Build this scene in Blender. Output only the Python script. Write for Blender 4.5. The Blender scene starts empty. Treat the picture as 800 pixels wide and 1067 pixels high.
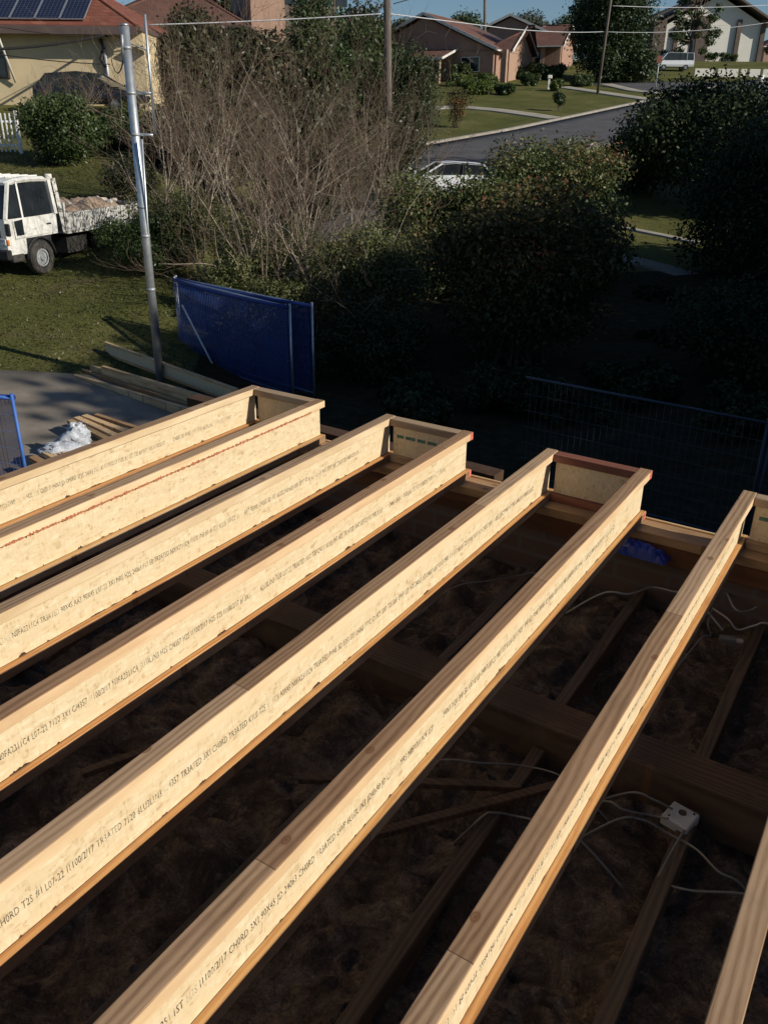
import bpy, bmesh, math, random
import numpy as np
from mathutils import Vector, Matrix, Euler
R_ = math.radians
PI = math.pi
scene = bpy.context.scene
COL = scene.collection
rng = np.random.default_rng(7)
random.seed(7)

# ------------------------------------------------------------------ camera frame (fitted to the joists)
F_PX, PITCH, ROLL, YAW, CAM_H = 874.524, 0.43996, 0.00971, 0.56763, 1.41124
CAM = Vector((0, 0, CAM_H))
_cy, _sy, _cp, _sp = math.cos(YAW), math.sin(YAW), math.cos(PITCH), math.sin(PITCH)
FWD = Vector((-_sy*_cp, _cy*_cp, -_sp))
RT0 = Vector((_cy, _sy, 0)); UP0 = RT0.cross(FWD)
RT = math.cos(ROLL)*RT0 + math.sin(ROLL)*UP0
UP = -math.sin(ROLL)*RT0 + math.cos(ROLL)*UP0
LDIR = Vector((_cy, _sy, 0)); SDIR = Vector((-_sy, _cy, 0))

def ls(l, s, z=0.0):
    v = LDIR*l + SDIR*s
    return Vector((v.x, v.y, z))
def to_ls(v): return v.dot(LDIR), v.dot(SDIR)
def ray(px, py): return (FWD*F_PX + RT*(px-400) - UP*(py-533.5))/F_PX
def at(px, py, s):
    d = ray(px, py); return CAM + d*(s/d.dot(SDIR))

def _interp(x, xs, ys): return np.interp(x, xs, ys)
_SL = [-80, 8, 13.5, 18, 29, 37, 40, 62, 90, 150, 400, 1500]
_ZL = [-2.75, -2.75, -2.62, -1.72, .10, 1.3, 1.75, 4.6, 7.2, 11, 17, 20]
_SC = [-80, 8, 14, 24, 38, 52, 75, 110, 130, 160, 400, 1500]
_ZC = [-2.75, -2.75, -2.75, -2.5, -1.95, -.35, 2.3, 6.2, 8.7, 9.8, 12, 14]
def terr(l, s):
    l = np.asarray(l, float); s = np.asarray(s, float)
    a = l/np.maximum(s, 9.0)
    w = np.clip((-0.13-a)/0.15, 0, 1); w = w*w*(3-2*w)
    def sm(S, Z):
        return (_interp(s-1.5, S, Z)+_interp(s, S, Z)*2+_interp(s+1.5, S, Z))/4
    return w*sm(_SL, _ZL) + (1-w)*sm(_SC, _ZC)
def ground(l, s): return ls(l, s, float(terr(l, s)))
def gpx(px, py):
    d = ray(px, py); t = 4.0; dt = .1
    while t < 600:
        p = CAM+d*t; l, s = to_ls(p)
        if p.z < float(terr(l, s)): break
        t += dt; dt *= 1.01
    lo, hi = t-dt*1.1, t
    for _ in range(30):
        m = (lo+hi)/2; p = CAM+d*m; l, s = to_ls(p)
        if p.z < float(terr(l, s)): hi = m
        else: lo = m
    p = CAM+d*hi; l, s = to_ls(p)
    return l, s, p

def onz(px, py, z):
    d = ray(px, py); return CAM+d*((z-CAM_H)/d.z)

# ------------------------------------------------------------------ materials
def newmat(name):
    m = bpy.data.materials.new(name); m.use_nodes = True
    nt = m.node_tree
    return m, nt, nt.nodes['Principled BSDF']
def N(nt, typ, **kw):
    n = nt.nodes.new(typ)
    for k, v in kw.items():
        if k == 'inp':
            for a, b in v.items(): n.inputs[a].default_value = b
        else: setattr(n, k, v)
    return n
def ramp(nt, fac, stops):
    r = N(nt, 'ShaderNodeValToRGB')
    e = r.color_ramp.elements
    while len(e) < len(stops): e.new(.5)
    for i, (p, c) in enumerate(stops):
        e[i].position = p; e[i].color = (*c, 1)
    nt.links.new(fac, r.inputs[0]); return r.outputs[0]
def mix(nt, fac, a, b, typ='MIX'):
    m = N(nt, 'ShaderNodeMix', data_type='RGBA', blend_type=typ)
    for sock, v in ((m.inputs[0], fac), (m.inputs[6], a), (m.inputs[7], b)):
        if isinstance(v, (int, float)): sock.default_value = v
        elif isinstance(v, tuple): sock.default_value = (*v, 1) if len(v) == 3 else v
        else: nt.links.new(v, sock)
    return m.outputs[2]
def coords(nt, scale=(1, 1, 1), rnd=True, rot=(0, 0, 0), world=False):
    tc = N(nt, 'ShaderNodeTexCoord')
    mp = N(nt, 'ShaderNodeMapping'); mp.inputs['Scale'].default_value = scale; mp.inputs['Rotation'].default_value = rot
    if world:
        g = N(nt, 'ShaderNodeNewGeometry'); nt.links.new(g.outputs['Position'], mp.inputs[0]); return mp.outputs[0]
    if rnd:
        oi = N(nt, 'ShaderNodeObjectInfo')
        mu = N(nt, 'ShaderNodeVectorMath', operation='SCALE'); mu.inputs[0].default_value = (17.3, 31.7, 23.1)
        nt.links.new(oi.outputs['Random'], mu.inputs['Scale'])
        ad = N(nt, 'ShaderNodeVectorMath', operation='ADD')
        nt.links.new(tc.outputs['Object'], ad.inputs[0]); nt.links.new(mu.outputs[0], ad.inputs[1])
        nt.links.new(ad.outputs[0], mp.inputs[0])
    else: nt.links.new(tc.outputs['Object'], mp.inputs[0])
    return mp.outputs[0]
def noise(nt, vec, scale=5, detail=4, rough=.55, dist=0.0):
    n = N(nt, 'ShaderNodeTexNoise'); n.inputs['Scale'].default_value = scale; n.inputs['Detail'].default_value = detail
    n.inputs['Roughness'].default_value = rough; n.inputs['Distortion'].default_value = dist
    nt.links.new(vec, n.inputs['Vector']); return n.outputs[0]
def bump(nt, b, h, strength=.3, dist=.01):
    n = N(nt, 'ShaderNodeBump'); n.inputs['Strength'].default_value = strength; n.inputs['Distance'].default_value = dist
    nt.links.new(h, n.inputs['Height']); nt.links.new(n.outputs[0], b.inputs['Normal'])
def plain(name, c, rough=.6, var=.25, scale=6, metal=0, bmp=0, spec=.4, sc=(1, 1, 1)):
    m, nt, b = newmat(name)
    v = coords(nt, sc)
    f = noise(nt, v, scale, 5, .6)
    lo = tuple(x*(1-var) for x in c); hi = tuple(min(1, x*(1+var)) for x in c)
    nt.links.new(ramp(nt, f, [(.3, lo), (.7, hi)]), b.inputs['Base Color'])
    b.inputs['Roughness'].default_value = rough; b.inputs['Metallic'].default_value = metal
    b.inputs['Specular IOR Level'].default_value = spec
    if bmp: bump(nt, b, f, bmp, .02)
    return m
def leafmat(name, stops, trans=.25, rough=.45, spec=.35):
    m, nt, b = newmat(name)
    a = N(nt, 'ShaderNodeAttribute', attribute_name='tint')
    c = ramp(nt, a.outputs['Fac'], stops)
    nt.links.new(c, b.inputs['Base Color']); b.inputs['Roughness'].default_value = rough
    b.inputs['Specular IOR Level'].default_value = spec
    t = N(nt, 'ShaderNodeBsdfTranslucent'); nt.links.new(c, t.inputs[0])
    mx = N(nt, 'ShaderNodeMixShader'); mx.inputs[0].default_value = trans
    nt.links.new(b.outputs[0], mx.inputs[1]); nt.links.new(t.outputs[0], mx.inputs[2])
    nt.links.new(mx.outputs[0], nt.nodes['Material Output'].inputs[0])
    return m
def woodmat(name, lo, mid, hi, axis=1, knots=True, joints=True, rough=.75, dirt=.35):
    m, nt, b = newmat(name)
    sc = [1, 1, 1]; sc[axis] = .06
    v = coords(nt, tuple(sc))
    sc2 = [1, 1, 1]; sc2[axis] = .16
    v2 = coords(nt, tuple(sc2))
    vw = coords(nt)
    warp = noise(nt, v2, 6, 4, .55, .4)
    cross = 'X' if axis != 0 else 'Y'
    wv = N(nt, 'ShaderNodeTexWave', wave_type='BANDS', bands_direction=cross, wave_profile='SIN'); wv.inputs['Scale'].default_value = 17
    wv.inputs['Distortion'].default_value = 13; wv.inputs['Detail'].default_value = 3; wv.inputs['Detail Scale'].default_value = .5; wv.inputs['Detail Roughness'].default_value = .4
    sc3 = [1, 1, 1]; sc3[axis] = .16
    nt.links.new(coords(nt, tuple(sc3)), wv.inputs['Vector'])
    fine = noise(nt, v, 330, 3, .65)
    g1 = mix(nt, .30, warp, wv.outputs['Fac'])
    g = mix(nt, .30, g1, fine)
    c = ramp(nt, g, [(.30, lo), (.48, mid), (.66, hi)])
    if joints:
        sp = N(nt, 'ShaderNodeSeparateXYZ'); nt.links.new(vw, sp.inputs[0])
        d = N(nt, 'ShaderNodeMath', operation='MULTIPLY'); d.inputs[1].default_value = .7; nt.links.new(sp.outputs[axis], d.inputs[0])
        fl = N(nt, 'ShaderNodeMath', operation='FLOOR'); nt.links.new(d.outputs[0], fl.inputs[0])
        wn = N(nt, 'ShaderNodeTexWhiteNoise', noise_dimensions='1D'); nt.links.new(fl.outputs[0], wn.inputs['W'])
        tint = ramp(nt, wn.outputs['Value'], [(0, (.80, .71, .63)), (.35, (.88, .81, .74)), (.65, (1, .97, .93)), (1, (1.10, 1.07, 1.0))])
        c = mix(nt, 1.0, c, tint, 'MULTIPLY')
        fr = N(nt, 'ShaderNodeMath', operation='FRACT'); nt.links.new(d.outputs[0], fr.inputs[0])
        ln = N(nt, 'ShaderNodeMath', operation='LESS_THAN'); ln.inputs[1].default_value = .0016; nt.links.new(fr.outputs[0], ln.inputs[0])
        c = mix(nt, ln.outputs[0], c, (.1, .065, .04))
    if knots:
        vk = [1, 1, 0]; vk[axis] = .7
        vv = coords(nt, tuple(vk))
        vo = N(nt, 'ShaderNodeTexVoronoi', voronoi_dimensions='2D'); vo.inputs['Scale'].default_value = 5.2; nt.links.new(vv, vo.inputs['Vector'])
        k = ramp(nt, vo.outputs['Distance'], [(.0, (1, 1, 1)), (.028, (.45, .45, .45)), (.042, (.95, .95, .95)), (.052, (.25, .25, .25)), (.075, (0, 0, 0))])
        c = mix(nt, k, c, (.16, .075, .035))
    blot = noise(nt, vw, 7, 4, .6)
    c = mix(nt, ramp(nt, blot, [(.55, (0, 0, 0)), (.75, (dirt,)*3)]), c, (.17, .11, .075))
    oi = N(nt, 'ShaderNodeObjectInfo')
    c = mix(nt, 1.0, c, ramp(nt, oi.outputs['Random'], [(0, (1.0, .85, .74)), (.4, (.95, .92, .87)), (.7, (1.05, .98, .90)), (1, (.95, .82, .72))]), 'MULTIPLY')
    nt.links.new(c, b.inputs['Base Color']); b.inputs['Roughness'].default_value = rough
    b.inputs['Specular IOR Level'].default_value = .2
    bump(nt, b, g, .10, .002)
    return m

def osbmat(name, k=1.0):
    m, nt, b = newmat(name)
    v = coords(nt)
    cols = []
    base = None
    fl = []
    for i, (sc, rot) in enumerate((((1, 1, .30), .5), ((1, .33, 1), -.4), ((1, .36, .9), .25))):
        vv = coords(nt, sc, rot=(rot*1.7, 0, 0))
        vo = N(nt, 'ShaderNodeTexVoronoi'); vo.inputs['Scale'].default_value = 125 - 25*i; nt.links.new(vv, vo.inputs['Vector'])
        s = N(nt, 'ShaderNodeSeparateColor'); nt.links.new(vo.outputs['Color'], s.inputs[0])
        fl.append(s.outputs[i % 3])
    f = mix(nt, .5, fl[0], fl[1]); f = mix(nt, .4, f, fl[2])
    c = ramp(nt, f, [(.08, tuple(k*x for x in (.50, .36, .21))), (.3, tuple(k*x for x in (.68, .545, .345))), (.65, tuple(k*x for x in (.73, .60, .395))), (.92, tuple(k*x for x in (.80, .69, .50)))])
    n = noise(nt, v, 3.2, 4)
    c = mix(nt, ramp(nt, n, [(.35, (.18,)*3), (.7, (0, 0, 0))]), c, (.64*k, .47*k, .27*k))
    sp = noise(nt, v, 240, 2)
    c = mix(nt, ramp(nt, sp, [(.66, (0, 0, 0)), (.74, (.5,)*3)]), c, (.40, .26, .13))
    nt.links.new(c, b.inputs['Base Color']); b.inputs['Roughness'].default_value = .8
    b.inputs['Specular IOR Level'].default_value = .2
    bump(nt, b, f, .12, .003)
    return m

M = {}
M['web'] = osbmat('osb_web')
M['web_dim'] = M['web']
M['flange_top'] = woodmat('pine_flange', (.215, .142, .094), (.365, .262, .175), (.46, .35, .25))
M['flange_side'] = woodmat('pine_flange_side', (.60, .455, .285), (.70, .56, .37), (.78, .65, .46), joints=False, dirt=.12, knots=False)
M['flange_ledge'] = woodmat('pine_ledge', (.42, .215, .085), (.55, .31, .13), (.64, .42, .2), dirt=.3, joints=False, knots=False)
M['flange_rim'] = woodmat('pine_rim', (.28, .19, .12), (.40, .29, .19), (.50, .385, .27), axis=0, joints=False)
M['flange_red'] = woodmat('red_pine_rim', (.15, .055, .038), (.22, .085, .058), (.30, .14, .095), axis=0, joints=False)
M['pine'] = woodmat('pine_stick', (.44, .29, .15), (.60, .43, .25), (.70, .54, .34), axis=0, joints=False)
M['plate'] = woodmat('plate_pine', (.26, .17, .09), (.38, .26, .15), (.46, .33, .2), axis=0, joints=False)
M['redplate'] = woodmat('red_plate', (.085, .042, .025), (.125, .062, .036), (.16, .085, .05), axis=0, joints=False)
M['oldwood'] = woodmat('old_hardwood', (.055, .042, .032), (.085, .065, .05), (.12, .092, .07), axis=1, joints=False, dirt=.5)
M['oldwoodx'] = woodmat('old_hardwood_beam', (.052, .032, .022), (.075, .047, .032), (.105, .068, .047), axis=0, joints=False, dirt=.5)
M['redpaint'] = plain('red_end_paint', (.68, .16, .12), .7, .3, 60)
M['redglue'] = plain('red_splinter', (.40, .15, .075), .8, .55, 90)
M['glue'] = plain('dark_glue', (.05, .03, .02), .6, .4, 80)
M['greenpaint'] = plain('green_stamp', (.09, .19, .13), .8, .4, 60)
M['galv'] = plain('galvanised', (.55, .58, .60), .42, .18, 9, .75)
M['greymetal'] = plain('grey_metal', (.4, .42, .44), .5, .2, 8, .4)
M['white_paint'] = plain('white_paint', (.78, .77, .73), .5, .08, 4)
M['black'] = plain('black_rubber', (.02, .02, .022), .7, .4, 9)
M['dirtyblack'] = plain('dirty_rubber', (.055, .05, .045), .85, .5, 14)
M['cable_w'] = plain('white_cable', (.34, .32, .30), .5, .12, 20)
M['cable_g'] = plain('grey_cable', (.15, .14, .13), .5, .15, 20)
M['wire_line'] = plain('overhead_line', (.55, .56, .58), .5, .1, 3)
M['black_line'] = plain('black_line', (.012, .012, .012), .95, .1, 3)
M['plastic_w'] = plain('white_plastic', (.42, .42, .41), .4, .12, 25)
M['insul'] = None
M['barkgrey'] = plain('grey_bark', (.33, .275, .215), .9, .5, 14, sc=(1, 1, .3))
M['barktwig'] = plain('twig_bark', (.175, .125, .088), .9, .45, 10)
M['barkdark'] = plain('dark_bark', (.11, .085, .065), .9, .4, 10, bmp=.3)
M['polewood'] = plain('weathered_pole', (.14, .115, .095), .9, .35, 10, sc=(1, 1, .1), bmp=.3)
M['concrete'] = plain('concrete', (.25, .212, .168), .9, .25, 1.4, bmp=.08)
M['kerb'] = plain('kerb_concrete', (.29, .262, .22), .9, .2, 2)
M['footpath'] = plain('footpath', (.34, .31, .255), .9, .18, 1.2)
M['asphalt'] = plain('asphalt', (.082, .08, .084), .9, .25, 1.1, bmp=.05)
M['cream'] = plain('cream_render', (.66, .53, .33), .85, .07, 1.2)
M['gutter'] = plain('brown_gutter', (.12, .085, .075), .5, .15, 2)
M['fascia_w'] = plain('white_fascia', (.70, .67, .61), .6, .08, 2)
M['brownwall'] = plain('brown_wall', (.12, .09, .075), .8, .2, 2)
M['glass'] = plain('window_glass', (.02, .025, .03), .08, .3, 3, spec=.6)
M['churchwhite'] = plain('church_white', (.70, .68, .62), .8, .05, .6)
M['wfence'] = plain('white_steel', (.78, .78, .76), .45, .05, 4)
M['carwhite'] = plain('car_white', (.72, .74, .78), .28, .04, 2, spec=.5)
M['cardark'] = plain('car_dark', (.018, .018, .022), .22, .1, 2, spec=.6)
M['orange_lens'] = plain('orange_lens', (.6, .2, .04), .3, .1, 9)
M['lamp_lens'] = plain('lamp_lens', (.6, .62, .64), .15, .1, 9)
M['tan'] = plain('load_sand', (.36, .265, .19), .95, .35, 5, bmp=.5)
M['rubble'] = plain('rubble', (.5, .46, .4), .95, .4, 9, bmp=.4)
M['terracotta'] = plain('terracotta_block', (.4, .2, .12), .9, .2, 9)
M['plasterboard'] = plain('plasterboard', (.15, .13, .11), .9, .1, 3)
M['redsign'] = plain('red_sign', (.22, .075, .045), .6, .15, 5)

def m_ink():
    m, nt, b = newmat('ink'); v = coords(nt)
    n = noise(nt, v, 330, 2, .6); n2 = noise(nt, v, 14, 2, .5)
    b.inputs['Base Color'].default_value = (.055, .045, .035, 1); b.inputs['Roughness'].default_value = .8
    t = N(nt, 'ShaderNodeBsdfTransparent'); mx = N(nt, 'ShaderNodeMixShader')
    a = ramp(nt, n, [(.39, (0, 0, 0)), (.46, (1, 1, 1))]); bb = ramp(nt, n2, [(.32, (.25,)*3), (.46, (1,)*3)])
    nt.links.new(mix(nt, 1.0, a, bb, 'MULTIPLY'), mx.inputs[0])
    nt.links.new(t.outputs[0], mx.inputs[1]); nt.links.new(b.outputs[0], mx.inputs[2])
    nt.links.new(mx.outputs[0], nt.nodes['Material Output'].inputs[0]); return m
M['ink'] = m_ink()
def m_insul():
    m, nt, b = newmat('insulation_fibre'); v = coords(nt, rnd=False)
    f = noise(nt, v, 5, 8, .75, 1.2); g = noise(nt, v, 60, 5, .7, 2)
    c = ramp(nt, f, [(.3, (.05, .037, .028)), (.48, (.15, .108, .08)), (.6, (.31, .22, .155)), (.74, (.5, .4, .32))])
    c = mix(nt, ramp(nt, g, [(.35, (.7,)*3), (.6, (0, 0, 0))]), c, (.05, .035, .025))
    nt.links.new(c, b.inputs['Base Color']); b.inputs['Roughness'].default_value = 1; b.inputs['Specular IOR Level'].default_value = 0
    bump(nt, b, mix(nt, .5, f, g), 1.0, .03); return m
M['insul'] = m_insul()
def m_grass():
    m, nt, b = newmat('lawn'); v = coords(nt, rnd=False, world=True)
    f = noise(nt, v, .35, 5, .6); g = noise(nt, v, 9, 6, .75)
    c = ramp(nt, f, [(.3, (.075, .085, .022)), (.5, (.115, .12, .035)), (.7, (.185, .165, .06))])
    c = mix(nt, ramp(nt, g, [(.3, (.6,)*3), (.62, (0, 0, 0))]), c, (.045, .05, .016))
    h = noise(nt, v, .9, 6, .7, .8)
    c = mix(nt, ramp(nt, h, [(.54, (0, 0, 0)), (.68, (.7,)*3)]), c, (.125, .098, .058))
    nt.links.new(c, b.inputs['Base Color']); b.inputs['Roughness'].default_value = .95; b.inputs['Specular IOR Level'].default_value = .1
    bump(nt, b, g, .8, .06); return m
M['grass'] = m_grass()
def m_brick(name, c1, c2, mortar, scale=1.0):
    m, nt, b = newmat(name)
    tc = N(nt, 'ShaderNodeTexCoord'); g = N(nt, 'ShaderNodeNewGeometry')
    sp = N(nt, 'ShaderNodeSeparateXYZ'); nt.links.new(tc.outputs['Object'], sp.inputs[0])
    ad = N(nt, 'ShaderNodeMath', operation='ADD'); nt.links.new(sp.outputs[0], ad.inputs[0]); nt.links.new(sp.outputs[1], ad.inputs[1])
    cb = N(nt, 'ShaderNodeCombineXYZ'); nt.links.new(ad.outputs[0], cb.inputs[0]); nt.links.new(sp.outputs[2], cb.inputs[1])
    br = N(nt, 'ShaderNodeTexBrick'); br.inputs['Scale'].default_value = scale
    br.inputs['Brick Width'].default_value = .24; br.inputs['Row Height'].default_value = .086; br.inputs['Mortar Size'].default_value = .01
    br.inputs['Color1'].default_value = (*c1, 1); br.inputs['Color2'].default_value = (*c2, 1); br.inputs['Mortar'].default_value = (*mortar, 1)
    nt.links.new(cb.outputs[0], br.inputs['Vector'])
    f = noise(nt, coords(nt), 1.5, 4)
    nt.links.new(mix(nt, ramp(nt, f, [(.3, (.25,)*3), (.7, (0, 0, 0))]), br.outputs[0], tuple(x*.6 for x in c1)), b.inputs['Base Color'])
    b.inputs['Roughness'].default_value = .9; return m
M['brick'] = m_brick('red_brick', (.34, .17, .115), (.42, .23, .16), (.38, .32, .27))
M['oldbrick'] = m_brick('old_brick', (.10, .06, .045), (.13, .08, .06), (.12, .10, .09))
M['brickpink'] = m_brick('pink_brick', (.37, .205, .135), (.43, .255, .175), (.37, .31, .26))
def m_tiles(name, c1, c2):
    m, nt, b = newmat(name)
    v = coords(nt, rnd=False)
    sp = N(nt, 'ShaderNodeSeparateXYZ'); nt.links.new(v, sp.inputs[0])
    h = N(nt, 'ShaderNodeMath', operation='MULTIPLY'); h.inputs[1].default_value = 7.5; nt.links.new(sp.outputs[2], h.inputs[0])
    fr = N(nt, 'ShaderNodeMath', operation='FRACT'); nt.links.new(h.outputs[0], fr.inputs[0])
    fl = N(nt, 'ShaderNodeMath', operation='FLOOR'); nt.links.new(h.outputs[0], fl.inputs[0])
    cb = N(nt, 'ShaderNodeCombineXYZ')
    ad = N(nt, 'ShaderNodeMath', operation='ADD'); nt.links.new(sp.outputs[0], ad.inputs[0]); nt.links.new(sp.outputs[1], ad.inputs[1])
    mu = N(nt, 'ShaderNodeMath', operation='MULTIPLY'); mu.inputs[1].default_value = 3.6; nt.links.new(ad.outputs[0], mu.inputs[0])
    f2 = N(nt, 'ShaderNodeMath', operation='FLOOR'); nt.links.new(mu.outputs[0], f2.inputs[0])
    nt.links.new(f2.outputs[0], cb.inputs[0]); nt.links.new(fl.outputs[0], cb.inputs[1])
    wn = N(nt, 'ShaderNodeTexWhiteNoise', noise_dimensions='2D'); nt.links.new(cb.outputs[0], wn.inputs['Vector'])
    c = ramp(nt, wn.outputs['Value'], [(0, c1), (1, c2)])
    c = mix(nt, ramp(nt, fr.outputs[0], [(0, (.75,)*3), (.22, (0, 0, 0))]), c, tuple(x*.3 for x in c1))
    c = mix(nt, ramp(nt, noise(nt, v, .8, 4), [(.4, (.4,)*3), (.7, (0, 0, 0))]), c, tuple(x*.55 for x in c1))
    nt.links.new(c, b.inputs['Base Color']); b.inputs['Roughness'].default_value = .8
    bump(nt, b, fr.outputs[0], .5, .04); return m
M['redtile'] = m_tiles('red_tile', (.19, .055, .035), (.28, .10, .06))
M['browntile'] = m_tiles('brown_tile', (.145, .066, .048), (.20, .095, .068))
M['slatetile'] = m_tiles('dark_tile', (.10, .075, .065), (.14, .105, .09))
def m_cloth():
    m, nt, b = newmat('blue_shade_cloth'); v = coords(nt)
    f = noise(nt, v, 3, 4)
    nt.links.new(ramp(nt, f, [(.3, (.009, .034, .17)), (.7, (.018, .06, .27))]), b.inputs['Base Color']); b.inputs['Roughness'].default_value = .6
    tr = N(nt, 'ShaderNodeBsdfTranslucent'); tr.inputs[0].default_value = (.012, .04, .26, 1)
    m1 = N(nt, 'ShaderNodeMixShader'); m1.inputs[0].default_value = .35; nt.links.new(b.outputs[0], m1.inputs[1]); nt.links.new(tr.outputs[0], m1.inputs[2])
    t = N(nt, 'ShaderNodeBsdfTransparent'); mx = N(nt, 'ShaderNodeMixShader'); mx.inputs[0].default_value = .42
    nt.links.new(m1.outputs[0], mx.inputs[1]); nt.links.new(t.outputs[0], mx.inputs[2])
    nt.links.new(mx.outputs[0], nt.nodes['Material Output'].inputs[0]); return m
M['cloth'] = m_cloth()
M['tarp'] = plain('blue_tarp', (.012, .035, .26), .35, .4, 9)
def m_plasticwrap():
    m, nt, b = newmat('plastic_wrap'); b.inputs['Base Color'].default_value = (.46, .49, .55, 1); b.inputs['Roughness'].default_value = .25
    bump(nt, b, noise(nt, coords(nt), 14, 4, .6, 1), .7, .03); return m
M['wrap'] = m_plasticwrap()
def m_truckwhite():
    m, nt, b = newmat('worn_truck_white'); v = coords(nt)
    f = noise(nt, v, 2.2, 5, .65); g = noise(nt, v, 13, 6, .7, .5)
    sp = N(nt, 'ShaderNodeSeparateXYZ'); tc = N(nt, 'ShaderNodeTexCoord'); nt.links.new(tc.outputs['Object'], sp.inputs[0])
    low = ramp(nt, sp.outputs[2], [(.55, (.75,)*3), (.95, (.12,)*3)])
    dirt = mix(nt, 1.0, ramp(nt, g, [(.56, (0, 0, 0)), (.72, (.8,)*3)]), low, 'MULTIPLY')
    c = ramp(nt, f, [(.3, (.70, .69, .64)), (.7, (.82, .81, .78))])
    c = mix(nt, dirt, c, (.16, .13, .10))
    nt.links.new(c, b.inputs['Base Color']); b.inputs['Roughness'].default_value = .4; return m
M['truckwhite'] = m_truckwhite()
def m_traydirty():
    m, nt, b = newmat('chipped_tray_paint'); v = coords(nt)
    g = noise(nt, v, 9, 5, .7, .4)
    nt.links.new(ramp(nt, g, [(.43, (.10, .09, .08)), (.5, (.62, .61, .57)), (.75, (.74, .73, .7))]), b.inputs['Base Color']); b.inputs['Roughness'].default_value = .6; return m
M['tray'] = m_traydirty()
def m_solar():
    m, nt, b = newmat('solar_cells'); tc = N(nt, 'ShaderNodeTexCoord')
    br = N(nt, 'ShaderNodeTexBrick', offset=0.0); br.inputs['Scale'].default_value = 1; br.inputs['Brick Width'].default_value = .165; br.inputs['Row Height'].default_value = .165; br.inputs['Mortar Size'].default_value = .007
    br.inputs['Color1'].default_value = (.008, .011, .028, 1); br.inputs['Color2'].default_value = (.012, .015, .034, 1); br.inputs['Mortar'].default_value = (.09, .10, .14, 1)
    nt.links.new(tc.outputs['Object'], br.inputs['Vector']); nt.links.new(br.outputs[0], b.inputs['Base Color']); b.inputs['Roughness'].default_value = .3; return m
M['solar'] = m_solar()
M['leaf_photinia'] = leafmat('photinia_leaf', [(0, (.045, .048, .02)), (.5, (.09, .085, .034)), (.70, (.15, .11, .045)), (.84, (.25, .085, .045)), (1, (.34, .11, .06))], .15, spec=.12)
M['leaf_hedge'] = leafmat('hedge_leaf', [(0, (.045, .068, .022)), (.5, (.10, .13, .042)), (.76, (.16, .17, .06)), (.88, (.21, .10, .05)), (1, (.27, .12, .06))], .2)
M['leaf_olive'] = leafmat('olive_leaf', [(0, (.06, .075, .025)), (.5, (.125, .14, .05)), (.85, (.21, .215, .085)), (1, (.30, .29, .13))], .25)
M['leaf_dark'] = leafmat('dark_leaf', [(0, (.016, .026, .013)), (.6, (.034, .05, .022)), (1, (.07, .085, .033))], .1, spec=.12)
M['leaf_green'] = leafmat('green_leaf', [(0, (.025, .045, .014)), (.6, (.055, .085, .025)), (1, (.10, .13, .045))], .2)
M['leaf_far'] = leafmat('far_leaf', [(0, (.03, .036, .017)), (.6, (.055, .06, .027)), (1, (.10, .09, .045))], .2)
M['leaf_lime'] = leafmat('clipped_leaf', [(0, (.05, .08, .018)), (.6, (.10, .14, .03)), (1, (.16, .19, .05))], .2)
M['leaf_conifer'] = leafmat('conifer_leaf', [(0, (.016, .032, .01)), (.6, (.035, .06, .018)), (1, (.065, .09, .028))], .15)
M['grassblade'] = leafmat('grass_blade', [(0, (.06, .068, .02)), (.6, (.085, .088, .03)), (1, (.115, .10, .048))], .12)

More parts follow.
